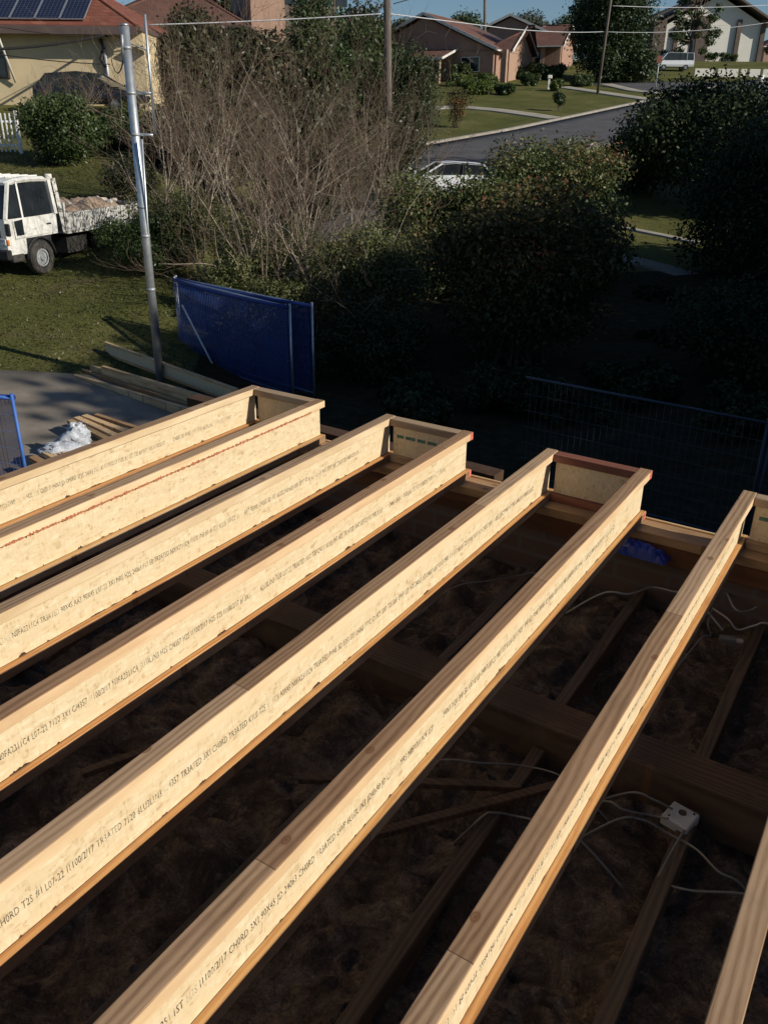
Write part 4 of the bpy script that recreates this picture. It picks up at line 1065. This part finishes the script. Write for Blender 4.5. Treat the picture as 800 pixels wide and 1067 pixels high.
MB().tube([(-1.62, -.1, hgt_-.5), (-1.55, -.1, hgt_-2.9)], .07, 8).build('meter_conduit', M['greymetal'], ch_)
MB().tube([(-1.75, -.1, hgt_-.35), (-1.63, -.12, hgt_-.7), (-1.8, -.12, hgt_-1.1), (-1.6, -.12, hgt_-1.4)], .08, 7).build('cable_head', M['black'], ch_)
MB().box((-.1, -.25, hgt_-.65), (.7, .4, .05), (0, .35, 0), .02).build('awning', M['greymetal'], ch_)
# solar panels on the front slope
sl = math.atan2(2.9, 5.0)
for k in range(6):
    x = -2.75-k*1.02; pan = bpy.data.objects.new('solar_panel', None); COL.objects.link(pan); pan.parent = ch_
    u = 1.02
    pan.location = (x, -.5+u*math.cos(sl)+.05, hgt_+.1+u*math.sin(sl)+.13); pan.rotation_euler = (sl, 0, 0)
    MB().box((0, 0, 0), (.94, 1.6, .03)).build('cells', M['solar'], pan)
    f = MB()
    for sx in (-1, 1): f.box((sx*.485, 0, 0), (.03, 1.66, .045))
    for sy in (-1, 1): f.box((0, sy*.815, 0), (1.0, .03, .045))
    f.build('frame', M['galv'], pan)
# house behind at top left: brown tiles, brick
e0 = at(118, 24, 62); e1 = at(262, 21, 62); zg = 4.4
la_, _ = to_ls(e0); lb_, _ = to_ls(e1); w = lb_-la_
hb_ = thing('brown_roofed_house', 'house with wide brown tiled roof behind the cream house, top left', 'house', ls(la_, 63, zg), YAW)
mb = MB(); mb.box2((-1, 0, -1), (w-1, 10, e0.z-zg-.05)); mb.build('wall', M['brownwall'], hb_)
hipgable(hb_, -1, w-1, 0, 10, e0.z-zg, 3.0, 'browntile', .8, fascia='gutter')
win(hb_, w-3, e0.z-zg-1.3, 1.4, 1.0, 0)
a = at(262, 22, 66); b_ = at(298, 22, 66); la_, _ = to_ls(a); lb_, _ = to_ls(b_)
hd = thing('brick_block', 'sunlit pink brick upper wall beside the brown roof, top of frame', 'house', ls(la_, 66, 4.8), YAW+R_(20))
MB().box2((0, 0, -1), (lb_-la_, 7, 6.4)).build('wall', M['brickpink'], hd)
hipgable(hd, 0, lb_-la_, 0, 7, 6.4, 1.2, 'browntile', .3)
MB().box2((lb_-la_, 1, -1), (lb_-la_+4, 6, 4.2)).build('side_wall', M['brownwall'], hd)
mbw = MB()
for k in range(5): mbw.box((lb_-la_+.6+k*.95, .97, 3.9), (.8, .04, .5))
mbw.build('window', M['glass'], hd)
# brick houses by the road
ba = at(443, 14, 100); bz = at(515, 54, 100); bl = to_ls(ba)[0]; br_ = to_ls(bz)[0]
zg = float(terr(bl+4, 100)); 
bh = thing('gabled_brick_house', 'brick house with a big dark gable and white barge boards, up the street', 'house', ls(bl, 100, zg), YAW-R_(27))
ze = bz.z-zg; hw = (br_-bl)*1.12; rise = ba.z-bz.z
# gable wing, ridge runs away from the camera: build with local x along s
gw = bpy.data.objects.new('gable_wing', None); COL.objects.link(gw); gw.parent = bh; gw.rotation_euler = (0, 0, PI/2)
hipgable(gw, 0, 11, -hw+.5, hw-.5, ze, rise, 'browntile', .5, False, False, gable_mat='brick', part='gable_roof')
MB().box2((0, -hw+.5, -2), (11, hw-.5, ze-.05)).build('wall', M['brick'], gw)
rx = to_ls(at(534, 50, 100))[0]-bl
MB().box2((hw-1.2, 2.2, -2), (rx-.6, 9.5, ze-.12)).build('wall', M['brickpink'], bh)
rr_ = at(505, 25, 104).z-at(505, 50, 100).z
hipgable(bh, hw-2, rx-.6, 2.2, 9.5, ze-.05, rr_, 'browntile', .5, True, False, gable_mat='brickpink')
MB().box((rx-.5, .6, ze*.5-.5), (.5, .5, ze+1)).build('pier', M['brickpink'], bh)
# porch
px0 = to_ls(at(440, 58, 96))[0]-bl; px1 = to_ls(at(484, 62, 96))[0]-bl; zp = at(470, 61, 96).z-zg
mp = MB(); mp.prism([(px0, -4.2, zp), (px1, -4.2, zp), (px1-.2, 0, zp+1.0), (px0, 0, zp+1.0)], (0, 0, -.12)); mp.build('porch_roof', M['browntile'], bh)
mf = MB(); mf.bar((px0, -4.28, zp-.06), (px1, -4.28, zp-.06), .1, .22); mf.bar((px1, -4.2, zp-.04), (px1-.2, 0, zp+.96), .08, .2); mf.build('porch_fascia', M['fascia_w'], bh)
for k, xx in enumerate((px1-.5, px1-2.2)): MB().box((xx, -4, zp/2-1.1), (.38, .38, zp+2), None, .02).build('porch_column', M['brickpink'], bh)
win(bh, hw-3, ze-1.3, 2.0, 1.3, 0); win(bh, rx-2.2, ze-1.3, 1.6, 1.2, 2.2)
# second brick house
a = at(517, 15, 116); b_ = at(588, 47, 112); zg = float(terr(to_ls(b_)[0], 112)); l2 = to_ls(b_)[0]; ze = b_.z-zg
w2 = l2-to_ls(at(520, 47, 112))[0]
b2 = thing('low_brick_house', 'lower brick house with a long tiled roof and lit posts beside the gabled house', 'house', ls(l2-.5, 112, zg), YAW-R_(20))
MB().box2((-w2, 1.6, -2), (0, 10, ze-.1)).build('wall', M['brick'], b2)
hipgable(b2, -w2, 0, .4, 10, ze, at(560, 27, 118).z-b_.z, 'browntile', .4, True, False, gable_mat='brickpink')
for px in (545, 554, 564, 581):
    xx = to_ls(at(px, 60, 112))[0]-(l2-.5); MB().box((xx, .45, ze*.5-1), (.42, .42, ze+1.7)).build('post', M['brickpink'], b2)
win(b2, -w2*.45, ze-1.3, 1.8, 1.2, 1.6)
hg = bpy.data.objects.new('rear_wing', None); COL.objects.link(hg); hg.parent = b2; hg.location = (to_ls(at(517, 15, 118))[0]-(l2-.5), 4, 0); hg.rotation_euler = (0, 0, PI/2)
hipgable(hg, 0, 9, -6, 6, at(470, 40, 118).z-zg, at(517, 15, 118).z-at(470, 40, 118).z, 'browntile', .4, False, False, gable_mat='brick', part='gable_roof')
# church
cz = float(terr(45, 137)); SB = 138
lc = to_ls(at(751, -12, SB))[0]; zr = at(751, -12, SB).z; lr = to_ls(at(791, 60, SB))[0]; ll = 2*lc-lr; zeR = at(803, 26, SB).z
church = thing('church', 'tall white gabled hall with brown pilasters at the top right', 'church', ls(lc, SB, cz), YAW)
hw = lr-lc; ze = zeR-cz; rise = zr-zeR
cg = bpy.data.objects.new('nave', None); COL.objects.link(cg); cg.parent = church; cg.rotation_euler = (0, 0, PI/2)
hipgable(cg, 0, 22, -hw, hw, ze, rise, 'slatetile', 1.3, False, False, gable_mat='churchwhite', fascia='brownwall')
MB().box2((0, -hw, -2), (22, hw, ze-.1)).build('wall', M['churchwhite'], cg)
for px in (700.5, 731, 764, 789):
    xx = to_ls(at(px, 60, SB))[0]-lc
    MB().box((xx, -.2, (ze+1)/2-1), (.6, .4, ze+2.2 if px > 735 else ze+.5)).build('pilaster', M['brownwall'], church)
wl_ = to_ls(at(676, 60, SB))[0]-lc
MB().box2((-wl_*-1, -.5, -2), (-hw+.0, 14, ze+.4)).build('wing', M['brownwall'], church)
mr = MB(); mr.prism([(wl_-1, -1.5, ze+.3), (-hw+2.5, -1.5, ze+2.6), (-hw+2.5, 14, ze+2.6), (wl_-1, 14, ze+.3)], (0, 0, .25)); mr.build('wing_roof', M['slatetile'], church)
MB().box2((to_ls(at(721, 60, SB))[0]-lc, -.42, -2), (to_ls(at(734, 60, SB))[0]-lc, -.05, ze+1)).build('dark_panel', M['brownwall'], church)
for k, (x0, x1) in enumerate(((723, 744), (747, 768), (771, 777), (780, 791), (794, 830))):
    S_w = to_ls(gpx(750, 80)[2])[1]; a = to_ls(at(x0, 78, S_w))[0]; b_ = to_ls(at(x1, 78, S_w))[0]; zz = float(terr((a+b_)/2, S_w))
    lab = ['leftmost white wall section in front of the church', 'second white wall section from left in front of the church', 'narrowest white wall section in front of the church', 'fourth white wall section in front of the church, left of the frame edge', 'white wall section cut by the right frame edge'][k]
    o = MB().box2((a, 0, -1.2), (b_, .2, .8), .02).build('low_wall', M['churchwhite']); o.location = ls(0, S_w, zz); o.rotation_euler = (0, 0, YAW); tag(o, lab, 'wall', 'low white wall sections by the church')
for k, px in enumerate((736.5, 743.6, 750.6, 757.5, 764)):
    lab = ('leftmost', 'second from left', 'middle', 'fourth from left', 'rightmost')[k] + ' of five clipped round shrubs at the foot of the church wall'
    CH_SHRUBS = globals().get('CH_SHRUBS', []); CH_SHRUBS.append((px, lab))
# red shop-like bit at far right behind: small brick house
e0 = at(795, 48, 160); o = thing('distant_brick_house', 'distant brick house glimpsed at the right edge beyond the church', 'house', ls(to_ls(e0)[0]+.3, 160, e0.z-3), YAW)
MB().box2((0, 0, -4), (12, 8, 3)).build('wall', M['brickpink'], o); hipgable(o, 0, 12, 0, 8, 3, 2, 'browntile')

# unseen house added beyond the right edge to shade the yard
nb = thing('added_shade_house', 'unseen two-storey brick house added beyond the right frame edge to shade the yard', 'house', (13.5, 4.0, -2.75), PI/2)
MB().box2((-7, -4.3, -1), (9, 4.3, 6.6)).build('wall', M['brick'], nb)
hipgable(nb, -7, 9, -4.3, 4.3, 6.7, 2.4, 'browntile', .6)

# ------------------------------------------------------------------ street furniture
def ppole(label, px, py_base, py_top, r, mat, s=None, px_top=None, arms=True, group='street poles'):
    l, s_, p = gpx(px, py_base) if s is None else (*to_ls(at(px, py_base, s)), None)
    base = ls(l, s_, float(terr(l, s_)))
    t = thing('utility_pole', label, 'pole', base, YAW, group)
    top = at(px_top or px, py_top, s_)-base; top = Vector((top.dot(LDIR), top.dot(SDIR), top.z))
    MB().tube([(0, 0, -.3), top*.5, top], [r, r*.88, r*.75], 10).build('post', M[mat], t)
    if arms:
        MB().bar(top+Vector((-1.1, 0, -.5)), top+Vector((1.1, 0, -.5)), .09, .11).build('crossarm', M['polewood'], t)
        for x in (-1, -.4, .4, 1): MB().tube([top+Vector((x, 0, -.45)), top+Vector((x, 0, -.25))], .05, 6).build('insulator', M['fascia_w'], t)
    return t
ppole('weathered timber power pole behind the bare shrubs', 407, 0, -45, .2, 'polewood', s=41, px_top=403)
ppole('slim grey street pole on the verge by the small bush', 622, 98, -70, .13, 'polewood', px_top=646)
ppole('short dark pole rising behind the brick houses', 505, 60, -6, .22, 'polewood', s=118, arms=False)
def line(p, q, sag, r, mat, label):
    p = Vector(p); q = Vector(q); pts = [p.lerp(q, t)+Vector((0, 0, -sag*4*t*(1-t))) for t in np.linspace(0, 1, 25)]
    return tag(MB().tube(pts, r, 5).build('overhead_cable', M[mat], smooth=True), label, 'cable', 'overhead service cables')
pA = at(403, 14, 41); pB = at(628, 33, to_ls(gpx(622, 98)[2])[1])
line(pA, at(150, 26, 39.2), .05, .026, 'wire_line', 'pale overhead cable from the timber pole to the cream house')
line(pA, at(530, 30, 55), .0, .024, 'wire_line', 'pale overhead cable from the timber pole across the brick house roofs')
line(at(530, 30, 55), pB, .1, .024, 'wire_line', 'pale overhead cable reaching the slim street pole from the left')
line(pB, at(860, 12, 90), .6, .024, 'wire_line', 'pale overhead cable leaving the slim street pole to the right')
line(at(638, 6, 70), at(860, 0, 90), .3, .02, 'wire_line', 'thin upper cable right of the slim street pole')
line(at(410, 4, 41), at(445, -6, 50), .0, .02, 'black_line', 'short dark wire at the top of the timber pole')
line(at(116, 35, 39.6), at(-40, 52, 34), .15, .05, 'black_line', 'thick black cable from the cream house to the left frame edge')
line(at(115, 67, 39.6), at(-40, 50, 34), .1, .02, 'black_line', 'thin black cable below the thick one at the cream house')
line(at(130, 57, 13.3), at(116, 62, 30), .3, .012, 'black_line', 'slack black cable between the service pole and the cream house')
line(at(116, 38, 39.6), at(-40, 20, 34), .15, .015, 'black_line', 'faint upper wire over the cream house wall')
# picket fence at left
lf, sf, pf = gpx(21, 160)
pk = thing('picket_fence', 'white metal picket fence at the left frame edge', 'fence', ls(lf, sf, pf.z), YAW+R_(2))
mb = MB()
for k in range(24): mb.box((-.14*k, 0, .62), (.045, .03, 1.15), None, .006)
mb.build('picket', M['wfence'], pk); MB().box((-1.6, .03, .25), (3.3, .04, .06)).build('rail', M['wfence'], pk); MB().box((-1.6, .03, .95), (3.3, .04, .06)).build('rail', M['wfence'], pk); MB().box((.06, 0, .62), (.09, .09, 1.3), None, .01).build('post', M['wfence'], pk)
# letterbox
lf, sf, pf = gpx(571, 93)
lb2 = thing('letterbox', 'small white letterbox on a post at the lawn edge', 'letterbox', ls(lf, sf, pf.z), YAW)
MB().box((0, 0, .45), (.18, .18, 1.0)).build('post', M['fascia_w'], lb2); MB().box((.04, 0, 1.05), (.42, .34, .3), None, .04).build('box', M['fascia_w'], lb2)
# sign posts
lf, sf, pf = gpx(682, 96)
st = thing('street_sign', 'small reddish street sign on a thin post beside the conifer', 'sign', ls(lf, sf, pf.z), YAW); MB().tube([(0, 0, -.2), (0, 0, 3)], .05, 6).build('post', M['greymetal'], st); MB().box((0, -.05, 2.7), (.5, .03, .62), None, .02).build('panel', M['redsign'], st)
zz = at(788, 100, 60)
st = thing('marker_post', 'thin pole with a white head beside the dark right tree', 'post', ls(*to_ls(zz), float(terr(*to_ls(zz)))), YAW)
hh = at(790, 82, 60).z-st.location.z
MB().tube([(0, 0, -.2), (.05, 0, hh)], .05, 6).build('post', M['greymetal'], st); MB().tube([(.05, 0, hh-.25), (.08, 0, hh+.2)], .17, 8).build('head', M['fascia_w'], st)

# ------------------------------------------------------------------ vegetation
def bpx(px, s): 
    l = (at(px, 120, s)).dot(LDIR); return l
def bushpx(name, label, cat, x0, x1, y_top, s, n, leaf, mat, depth=None, **kw):
    l0 = to_ls(at(x0, y_top, s))[0]; l1 = to_ls(at(x1, y_top, s))[0]; lc = (l0+l1)/2
    zt_ = at((x0+x1)/2, y_top, s).z; zb = float(terr(lc, s))
    return bush(name, label, cat, ls(lc, s, zb), abs(l1-l0), depth or abs(l1-l0)*.8, zt_-zb, n, leaf, mat, **kw)
redtop = lambda P, d: np.clip((P[:, 2]-P[:, 2].min())/(np.ptp(P[:, 2])+1e-6)-.75, -.3, .25)*.6
# photinia in front, hedge behind
bushpx('photinia_tree', 'large dark photinia shrub with red leaf tips in the middle of the yard', 'shrub', 455, 660, 196, 15.2, 40000, .095, 'leaf_photinia', depth=2.8, k=34, rr=(.16, .3), stems=10, tintbias=redtop)
bushpx('hedge', 'tall sunlit hedge with reddish tips behind the photinia', 'hedge', 515, 645, 153, 23.5, 60000, .095, 'leaf_hedge', depth=3.0, k=260, boxy=True, rr=(.14, .24), stems=14, tintbias=redtop)
bushpx('hedge', 'lower sunlit hedge left of the photinia, merging with the bare shrubs', 'hedge', 395, 540, 186, 21.5, 42000, .095, 'leaf_hedge', depth=2.6, k=190, boxy=True, rr=(.14, .24), stems=10)
bushpx('leafy_bush', 'pale olive bush with small leaves right of the blue fence', 'bush', 318, 450, 236, 17.0, 24000, .07, 'leaf_olive', depth=2.0, k=30, rr=(.18, .32))
bushpx('leafy_bush', 'olive bush behind the blue fence under the bare shrubs', 'bush', 205, 340, 222, 18.3, 22000, .07, 'leaf_olive', depth=2.0, k=30, rr=(.18, .32))
bushpx('leafy_bush', 'olive bush beside the truck tray left of the blue fence', 'bush', 128, 230, 196, 19.6, 18000, .065, 'leaf_olive', depth=2.0, k=24, rr=(.18, .32))
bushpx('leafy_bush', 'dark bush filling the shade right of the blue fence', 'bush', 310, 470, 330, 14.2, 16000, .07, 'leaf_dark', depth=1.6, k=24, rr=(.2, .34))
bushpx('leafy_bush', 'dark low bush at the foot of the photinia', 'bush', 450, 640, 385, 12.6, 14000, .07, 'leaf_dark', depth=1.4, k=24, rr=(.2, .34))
bushpx('leafy_bush', 'small-leaved olive bush directly behind the blue fence top', 'bush', 185, 335, 262, 16.4, 20000, .06, 'leaf_olive', depth=1.3, k=34, rr=(.16, .28))
bushpx('leafy_bush', 'dark scrub hiding the rear of the truck tray', 'bush', 96, 205, 222, 18.4, 12000, .06, 'leaf_green', depth=1.2, k=26, rr=(.16, .28))
# dark trees on the right
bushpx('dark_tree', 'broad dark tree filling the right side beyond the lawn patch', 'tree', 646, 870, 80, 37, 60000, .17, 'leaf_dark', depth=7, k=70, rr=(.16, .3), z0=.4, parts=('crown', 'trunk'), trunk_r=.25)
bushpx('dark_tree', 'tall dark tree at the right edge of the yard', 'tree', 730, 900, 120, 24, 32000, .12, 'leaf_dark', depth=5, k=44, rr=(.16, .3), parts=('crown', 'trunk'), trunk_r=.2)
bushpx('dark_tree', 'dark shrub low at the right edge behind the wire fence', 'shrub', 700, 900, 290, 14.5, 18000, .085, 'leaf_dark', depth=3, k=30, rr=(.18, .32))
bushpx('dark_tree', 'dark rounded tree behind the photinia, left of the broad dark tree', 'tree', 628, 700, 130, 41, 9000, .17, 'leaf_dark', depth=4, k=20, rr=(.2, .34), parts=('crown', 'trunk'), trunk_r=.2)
for (x0, x1, yt, s_, lab) in ((640, 740, 300, 21, 'low dark shrub added to darken the yard, left of the bare patch of shade, right of the photinia'), (650, 760, 345, 17, 'low dark shrub added to darken the yard, in deep shade above the wire fence'), (600, 720, 380, 13.5, 'low dark shrub added to darken the yard, just behind the wire fence rail'), (730, 820, 330, 19, 'low dark shrub added to darken the yard, in the shade near the right edge'), (560, 650, 420, 12.2, 'low dark shrub added to darken the yard, behind the left part of the wire fence'), (700, 830, 410, 12.0, 'low dark shrub added to darken the yard, behind the right part of the wire fence'), (380, 480, 400, 12.4, 'low dark shrub added to darken the yard, in the shade beyond the third joist')):
    bushpx('shade_fill_shrub', lab, 'shrub', x0, x1, yt, s_, 9000, .095, 'leaf_dark', depth=2.6, k=26, rr=(.22, .36), group='low shrubs added to darken the shaded yard')  # dark shrubs added so the shaded ground reads near-black
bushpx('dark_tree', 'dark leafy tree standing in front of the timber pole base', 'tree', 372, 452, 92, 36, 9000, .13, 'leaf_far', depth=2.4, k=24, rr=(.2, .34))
# left lawn bushes
bushpx('leafy_bush', 'round dark green bush by the picket fence', 'bush', 20, 98, 98, 28.5, 16000, .11, 'leaf_green', depth=2.6, k=26, rr=(.2, .34))
bushpx('leafy_bush', 'dark scrubby bush at the foot of the cream house', 'bush', 92, 150, 112, 31, 9000, .10, 'leaf_green', depth=2, k=18)
bushpx('leafy_bush', 'grey-green low bush behind the truck load', 'bush', 108, 160, 168, 23.5, 7000, .08, 'leaf_far', depth=1.6, k=16)
# thicket behind the bare shrubs
thick = [(150, 240, 10, 44, 'leaf_far', 'dense green tree right of the cream house'), (215, 310, 8, 46, 'leaf_far', 'wide olive tree under the brown roofed house'), (285, 375, -14, 50, 'leaf_green', 'tall dark tree left of the timber pole'),
         (345, 425, 8, 54, 'leaf_green', 'dark tree right behind the timber pole'), (150, 265, 88, 30, 'leaf_far', 'low scrub behind the bare shrubs, left part'), (250, 400, 88, 33, 'leaf_far', 'low scrub behind the bare shrubs, right part')]
for x0, x1, yt, s, mt, lab in thick:
    bushpx('thicket_tree', lab, 'tree', x0, x1, yt, s, 16000, .22, mt, depth=4, k=34, rr=(.18, .32), parts=('crown', 'trunk'), trunk_r=.12, group='trees in the thicket left of the street')
bushpx('columnar_tree', 'upright dark green tree right of the timber pole', 'tree', 408, 456, 26, 50, 14000, .15, 'leaf_conifer', depth=2.4, k=26, rr=(.3, .5), parts=('crown', 'trunk'), trunk_r=.12, rz=0)
bushpx('leafy_bush', 'low reddish twiggy bush on the verge below the brick house', 'bush', 462, 494, 86, 62, 2500, .12, 'leaf_photinia', depth=1.8, k=10)
bushpx('clipped_hedge', 'bright clipped hedge in front of the gabled brick house', 'hedge', 478, 518, 84, 84, 7000, .2, 'leaf_lime', depth=2, k=34, boxy=True, rr=(.3, .45))
bushpx('clipped_hedge', 'darker clipped hedge right of the bright one', 'hedge', 515, 538, 88, 84, 5000, .2, 'leaf_green', depth=2, k=26, boxy=True, rr=(.3, .45))
bushpx('clipped_hedge', 'long dark hedge in front of the low brick house', 'hedge', 528, 600, 68, 101, 9000, .25, 'leaf_green', depth=2, k=40, boxy=True, rr=(.3, .45))
bushpx('clipped_hedge', 'olive hedge beside the porch of the gabled house', 'hedge', 455, 528, 78, 92, 7000, .22, 'leaf_lime', depth=2, k=40, boxy=True, rr=(.3, .45))
bushpx('garden_bush', 'rounded dark garden bush near the letterbox', 'bush', 540, 565, 76, 93, 3500, .2, 'leaf_green', k=12)
bushpx('garden_bush', 'rounded pale garden bush right of the letterbox', 'bush', 572, 590, 83, 88, 3000, .18, 'leaf_lime', k=10)
bushpx('garden_bush', 'low dark garden bush left of the conifer', 'bush', 592, 622, 76, 93, 4000, .2, 'leaf_green', k=12)
bushpx('garden_bush', 'dark garden bush by the gabled house porch', 'bush', 468, 490, 64, 97, 3000, .2, 'leaf_green', k=10)
bushpx('garden_bush', 'small lone bush standing on the sunlit lawn', 'bush', 576, 591, 94, to_ls(gpx(583, 116)[2])[1], 2600, .12, 'leaf_conifer', k=9)
bushpx('garden_bush', 'dense dark bushes at the foot of the tall conifer', 'bush', 618, 690, 52, 98, 9000, .28, 'leaf_conifer', depth=3, k=40, boxy=True, rr=(.3, .5))
bushpx('tall_conifer', 'tall dense conifer beside the slim street pole', 'conifer', 622, 686, -70, 100, 30000, .3, 'leaf_conifer', depth=5, k=110, boxy=True, rr=(.3, .5), parts=('crown', 'trunk'), trunk_r=.25)
bushpx('tall_conifer', 'second tall conifer merging with the first on its left', 'conifer', 606, 650, -14, 104, 15000, .3, 'leaf_conifer', depth=4, k=60, boxy=True, rr=(.3, .5), parts=('crown', 'trunk'), trunk_r=.25)
for k, (l, s_, top, w, lab) in enumerate(((16.1, 6.1, 9.7, 7.0, 'tallest'), (14.5, 10.5, 6.6, 8, 'nearest'), (18.5, 17, 5.6, 8, 'second nearest'), (17.5, 21, 5.4, 6, 'middle'), (22.5, 34.5, 8.5, 8, 'fourth'), (25, 38.5, 10, 9, 'farthest'))):
    bush('added_shade_tree', lab + ' unseen dense tree added beyond the right frame edge to shade the yard', 'tree', ground(l, s_), w, w, top+2.75, 26000, .42, 'leaf_dark', k=40, rr=(.2, .32), z0=.6, parts=('crown', 'trunk'), trunk_r=.25, group='unseen trees added to shade the yard from the right')  # unseen trees added to cast shade over the yard and driveway
for px, lab in CH_SHRUBS:
    l_ = to_ls(at(px, 66, 136))[0]; bush('round_shrub', lab, 'shrub', ground(l_, 136), 1.0, 1.0, 1.3, 700, .2, 'leaf_green', k=6, group='clipped shrubs along the church wall')
def airy_tree(label, px, py_base, s, x0, x1, y0, y1, n, leaf, mat, r=.18, k=30):
    b = at(px, py_base, s); l, s_ = to_ls(b); zb = float(terr(l, s_)); root = thing('gum_tree', label, 'tree', ls(l, s_, zb), YAW)
    a0 = at(x0, y1, s); a1 = at(x1, y0, s); u0, u1 = to_ls(a0)[0]-l, to_ls(a1)[0]-l; v0, v1 = a0.z-zb, a1.z-zb
    cl = []
    mb = MB(); trunk = limb_pts((0, 0, -.2), ((u0+u1)/2*.5, 0, v0+(v1-v0)*.6), 8, .08); mb.tube(trunk, [r*(1-.75*i/8) for i in range(9)], 8)
    for i in range(k):
        c = (rng.uniform(u0, u1), rng.uniform(-1, 1)*(u1-u0)*.4, rng.uniform(v0, v1)); q = (u1-u0)*rng.uniform(.06, .14)
        cl.append((*c, q*1.2, q*1.2, q*.8)); mb.tube(limb_pts(trunk[rng.integers(3, 9)], c, 4), [r*.35, r*.28, r*.2, r*.12, r*.05], 5)
    mb.build('trunk', M['barkdark'], root); leaves('crown', M[mat], root, cl, n, leaf, shell=2.2); return root
airy_tree('airy tree with visible limbs standing in front of the church', 716, 70, 118, 694, 758, -45, 56, 8000, .3, 'leaf_green', .28, 46)
# distant tree belt on the ridge
for k, (x0, x1, yt, s, lab) in enumerate(((462, 502, 10, 150, 'rounded dark tree behind the gabled brick house'), (525, 580, 12, 160, 'distant tree belt left part behind the low brick house'), (570, 628, 4, 150, 'distant taller trees beside the conifers'), (405, 440, 16, 150, 'distant tree beyond the timber pole'),
                                            (300, 360, -6, 90, 'tall tree behind the brick upper wall'), (345, 405, -2, 100, 'tall dark tree left of the sky opening'), (676, 700, 22, 165, 'distant tree left of the church roof'), (792, 850, 44, 150, 'distant tree at the right edge'), (596, 628, -14, 140, 'pale tall gum behind the conifers'), (-30, 60, -40, 75, 'tall tree behind the cream house roof'), (200, 300, -30, 85, 'tall trees behind the brown roof'))):
    bushpx('distant_tree', lab, 'tree', x0, x1, yt, s, 6500, .4, 'leaf_far' if k % 2 else 'leaf_green', depth=8, k=26, rr=(.18, .32), z0=.8, parts=('crown', 'trunk'), trunk_r=.3, group='distant trees along the ridge')
# bare shrubs
def bare_shrub(label, px_c, s, x0, x1, y_top, nst, seed, leaf=0):
    r = np.random.default_rng(seed)
    lc = to_ls(at(px_c, 200, s))[0]; zb = float(terr(lc, s)); root = thing('bare_shrub', label, 'shrub', ls(lc, s, zb), YAW, 'leafless multi-stemmed shrubs')
    l0 = to_ls(at(x0, y_top, s))[0]-lc; l1 = to_ls(at(x1, y_top, s))[0]-lc; Ht = at(px_c, y_top, s).z-zb
    mb = MB(); tw = MB()
    def grow(p, d, L, rad, lev):
        n = 5; pts = [p]; q = Vector(p); dd = Vector(d)
        for i in range(n):
            dd = (dd+Vector(r.normal(size=3))*.19+Vector((0, 0, .05))).normalized(); q = q+dd*L/n; pts.append(q.copy())
        rr = [rad*(1-.6*i/n) for i in range(n+1)]
        (mb if lev < 2 else tw).tube(pts, rr, 5 if lev < 2 else 3, False)
        if lev < 4:
            nb_ = (5, 4, 3, 2)[lev]
            for j in range(nb_):
                i = r.integers(1, n+1); t = pts[i]
                e = (pts[i]-pts[i-1]).normalized(); ax = Vector(r.normal(size=3)).cross(e).normalized()
                ang = r.uniform(.3, .8); nd = (e*math.cos(ang)+ax*math.sin(ang)); nd.z = nd.z*.9+.18
                grow(t, nd.normalized(), L*r.uniform(.42, .72), max(rr[i]*.62, .0032), lev+1)
    for k in range(nst):
        tx = l0+(l1-l0)*(k+.5+r.uniform(-.4, .4))/nst
        d = Vector((tx*.75, r.normal()*.7, Ht*.8)); b = Vector((r.normal()*.28+tx*.12, r.normal()*.25, -.05))
        grow(b, d.normalized(), Ht*r.uniform(.5, .7), r.uniform(.015, .031), 0)
    mb.build('stem', M['barkgrey'], root); tw.build('twig', M['barktwig'], root)
    return root
bare_shrub('tallest bare twiggy shrub behind the blue fence', 255, 17.6, 150, 390, 45, 10, 3)
bare_shrub('bare twiggy shrub leaning right towards the parked car', 325, 17.0, 290, 470, 95, 9, 5)
bare_shrub('bare twiggy shrub beside the service pole', 205, 18.8, 120, 290, 22, 8, 8)
bare_shrub('bare shrub standing farther back against the dark thicket', 300, 23, 190, 420, 18, 9, 31)
bare_shrub('thin bare shrub between the service pole and the thicket', 185, 24, 130, 260, 8, 7, 44)
bare_shrub('small bare shrub in front of the cream house', 70, 32, 20, 130, 62, 6, 12)
bare_shrub('leafless reddish shrub in front of the upright dark tree', 400, 27, 340, 470, 40, 8, 17)

# ------------------------------------------------------------------ light, world, camera
EL = R_(27.0); AZ = R_(8.0)
sun_dir = Vector((math.cos(EL)*math.cos(AZ), math.cos(EL)*math.sin(AZ), math.sin(EL)))
su = bpy.data.lights.new('sun', 'SUN'); su.energy = 5.0; su.angle = R_(.5); su.color = (1.0, .93, .80)
so = bpy.data.objects.new('sun', su); COL.objects.link(so); so.rotation_euler = sun_dir.to_track_quat('Z', 'Y').to_euler()
w = bpy.data.worlds.new('World'); scene.world = w; w.use_nodes = True
nt = w.node_tree; sk = nt.nodes.new('ShaderNodeTexSky'); sk.sky_type = 'NISHITA'; sk.sun_disc = False
sk.sun_elevation = EL; sk.sun_rotation = math.atan2(sun_dir.x, sun_dir.y); sk.ozone_density = 5.0; sk.dust_density = .3; sk.air_density = 1.0
bg = nt.nodes['Background']; bg.inputs[1].default_value = .075; nt.links.new(sk.outputs[0], bg.inputs[0])
cam = bpy.data.cameras.new('camera'); co = bpy.data.objects.new('camera', cam); COL.objects.link(co)
cam.sensor_fit = 'VERTICAL'; cam.sensor_height = 24; cam.lens = F_PX/1067*24; cam.clip_start = .05; cam.clip_end = 4000
m = Matrix((RT, UP, -FWD)).transposed().to_4x4(); m.translation = CAM; co.matrix_world = m
scene.camera = co
scene.render.resolution_x = 767; scene.render.resolution_y = 1024
scene.view_settings.view_transform = 'Standard'; scene.view_settings.look = 'None'; scene.view_settings.exposure = -.1; scene.view_settings.gamma = 1
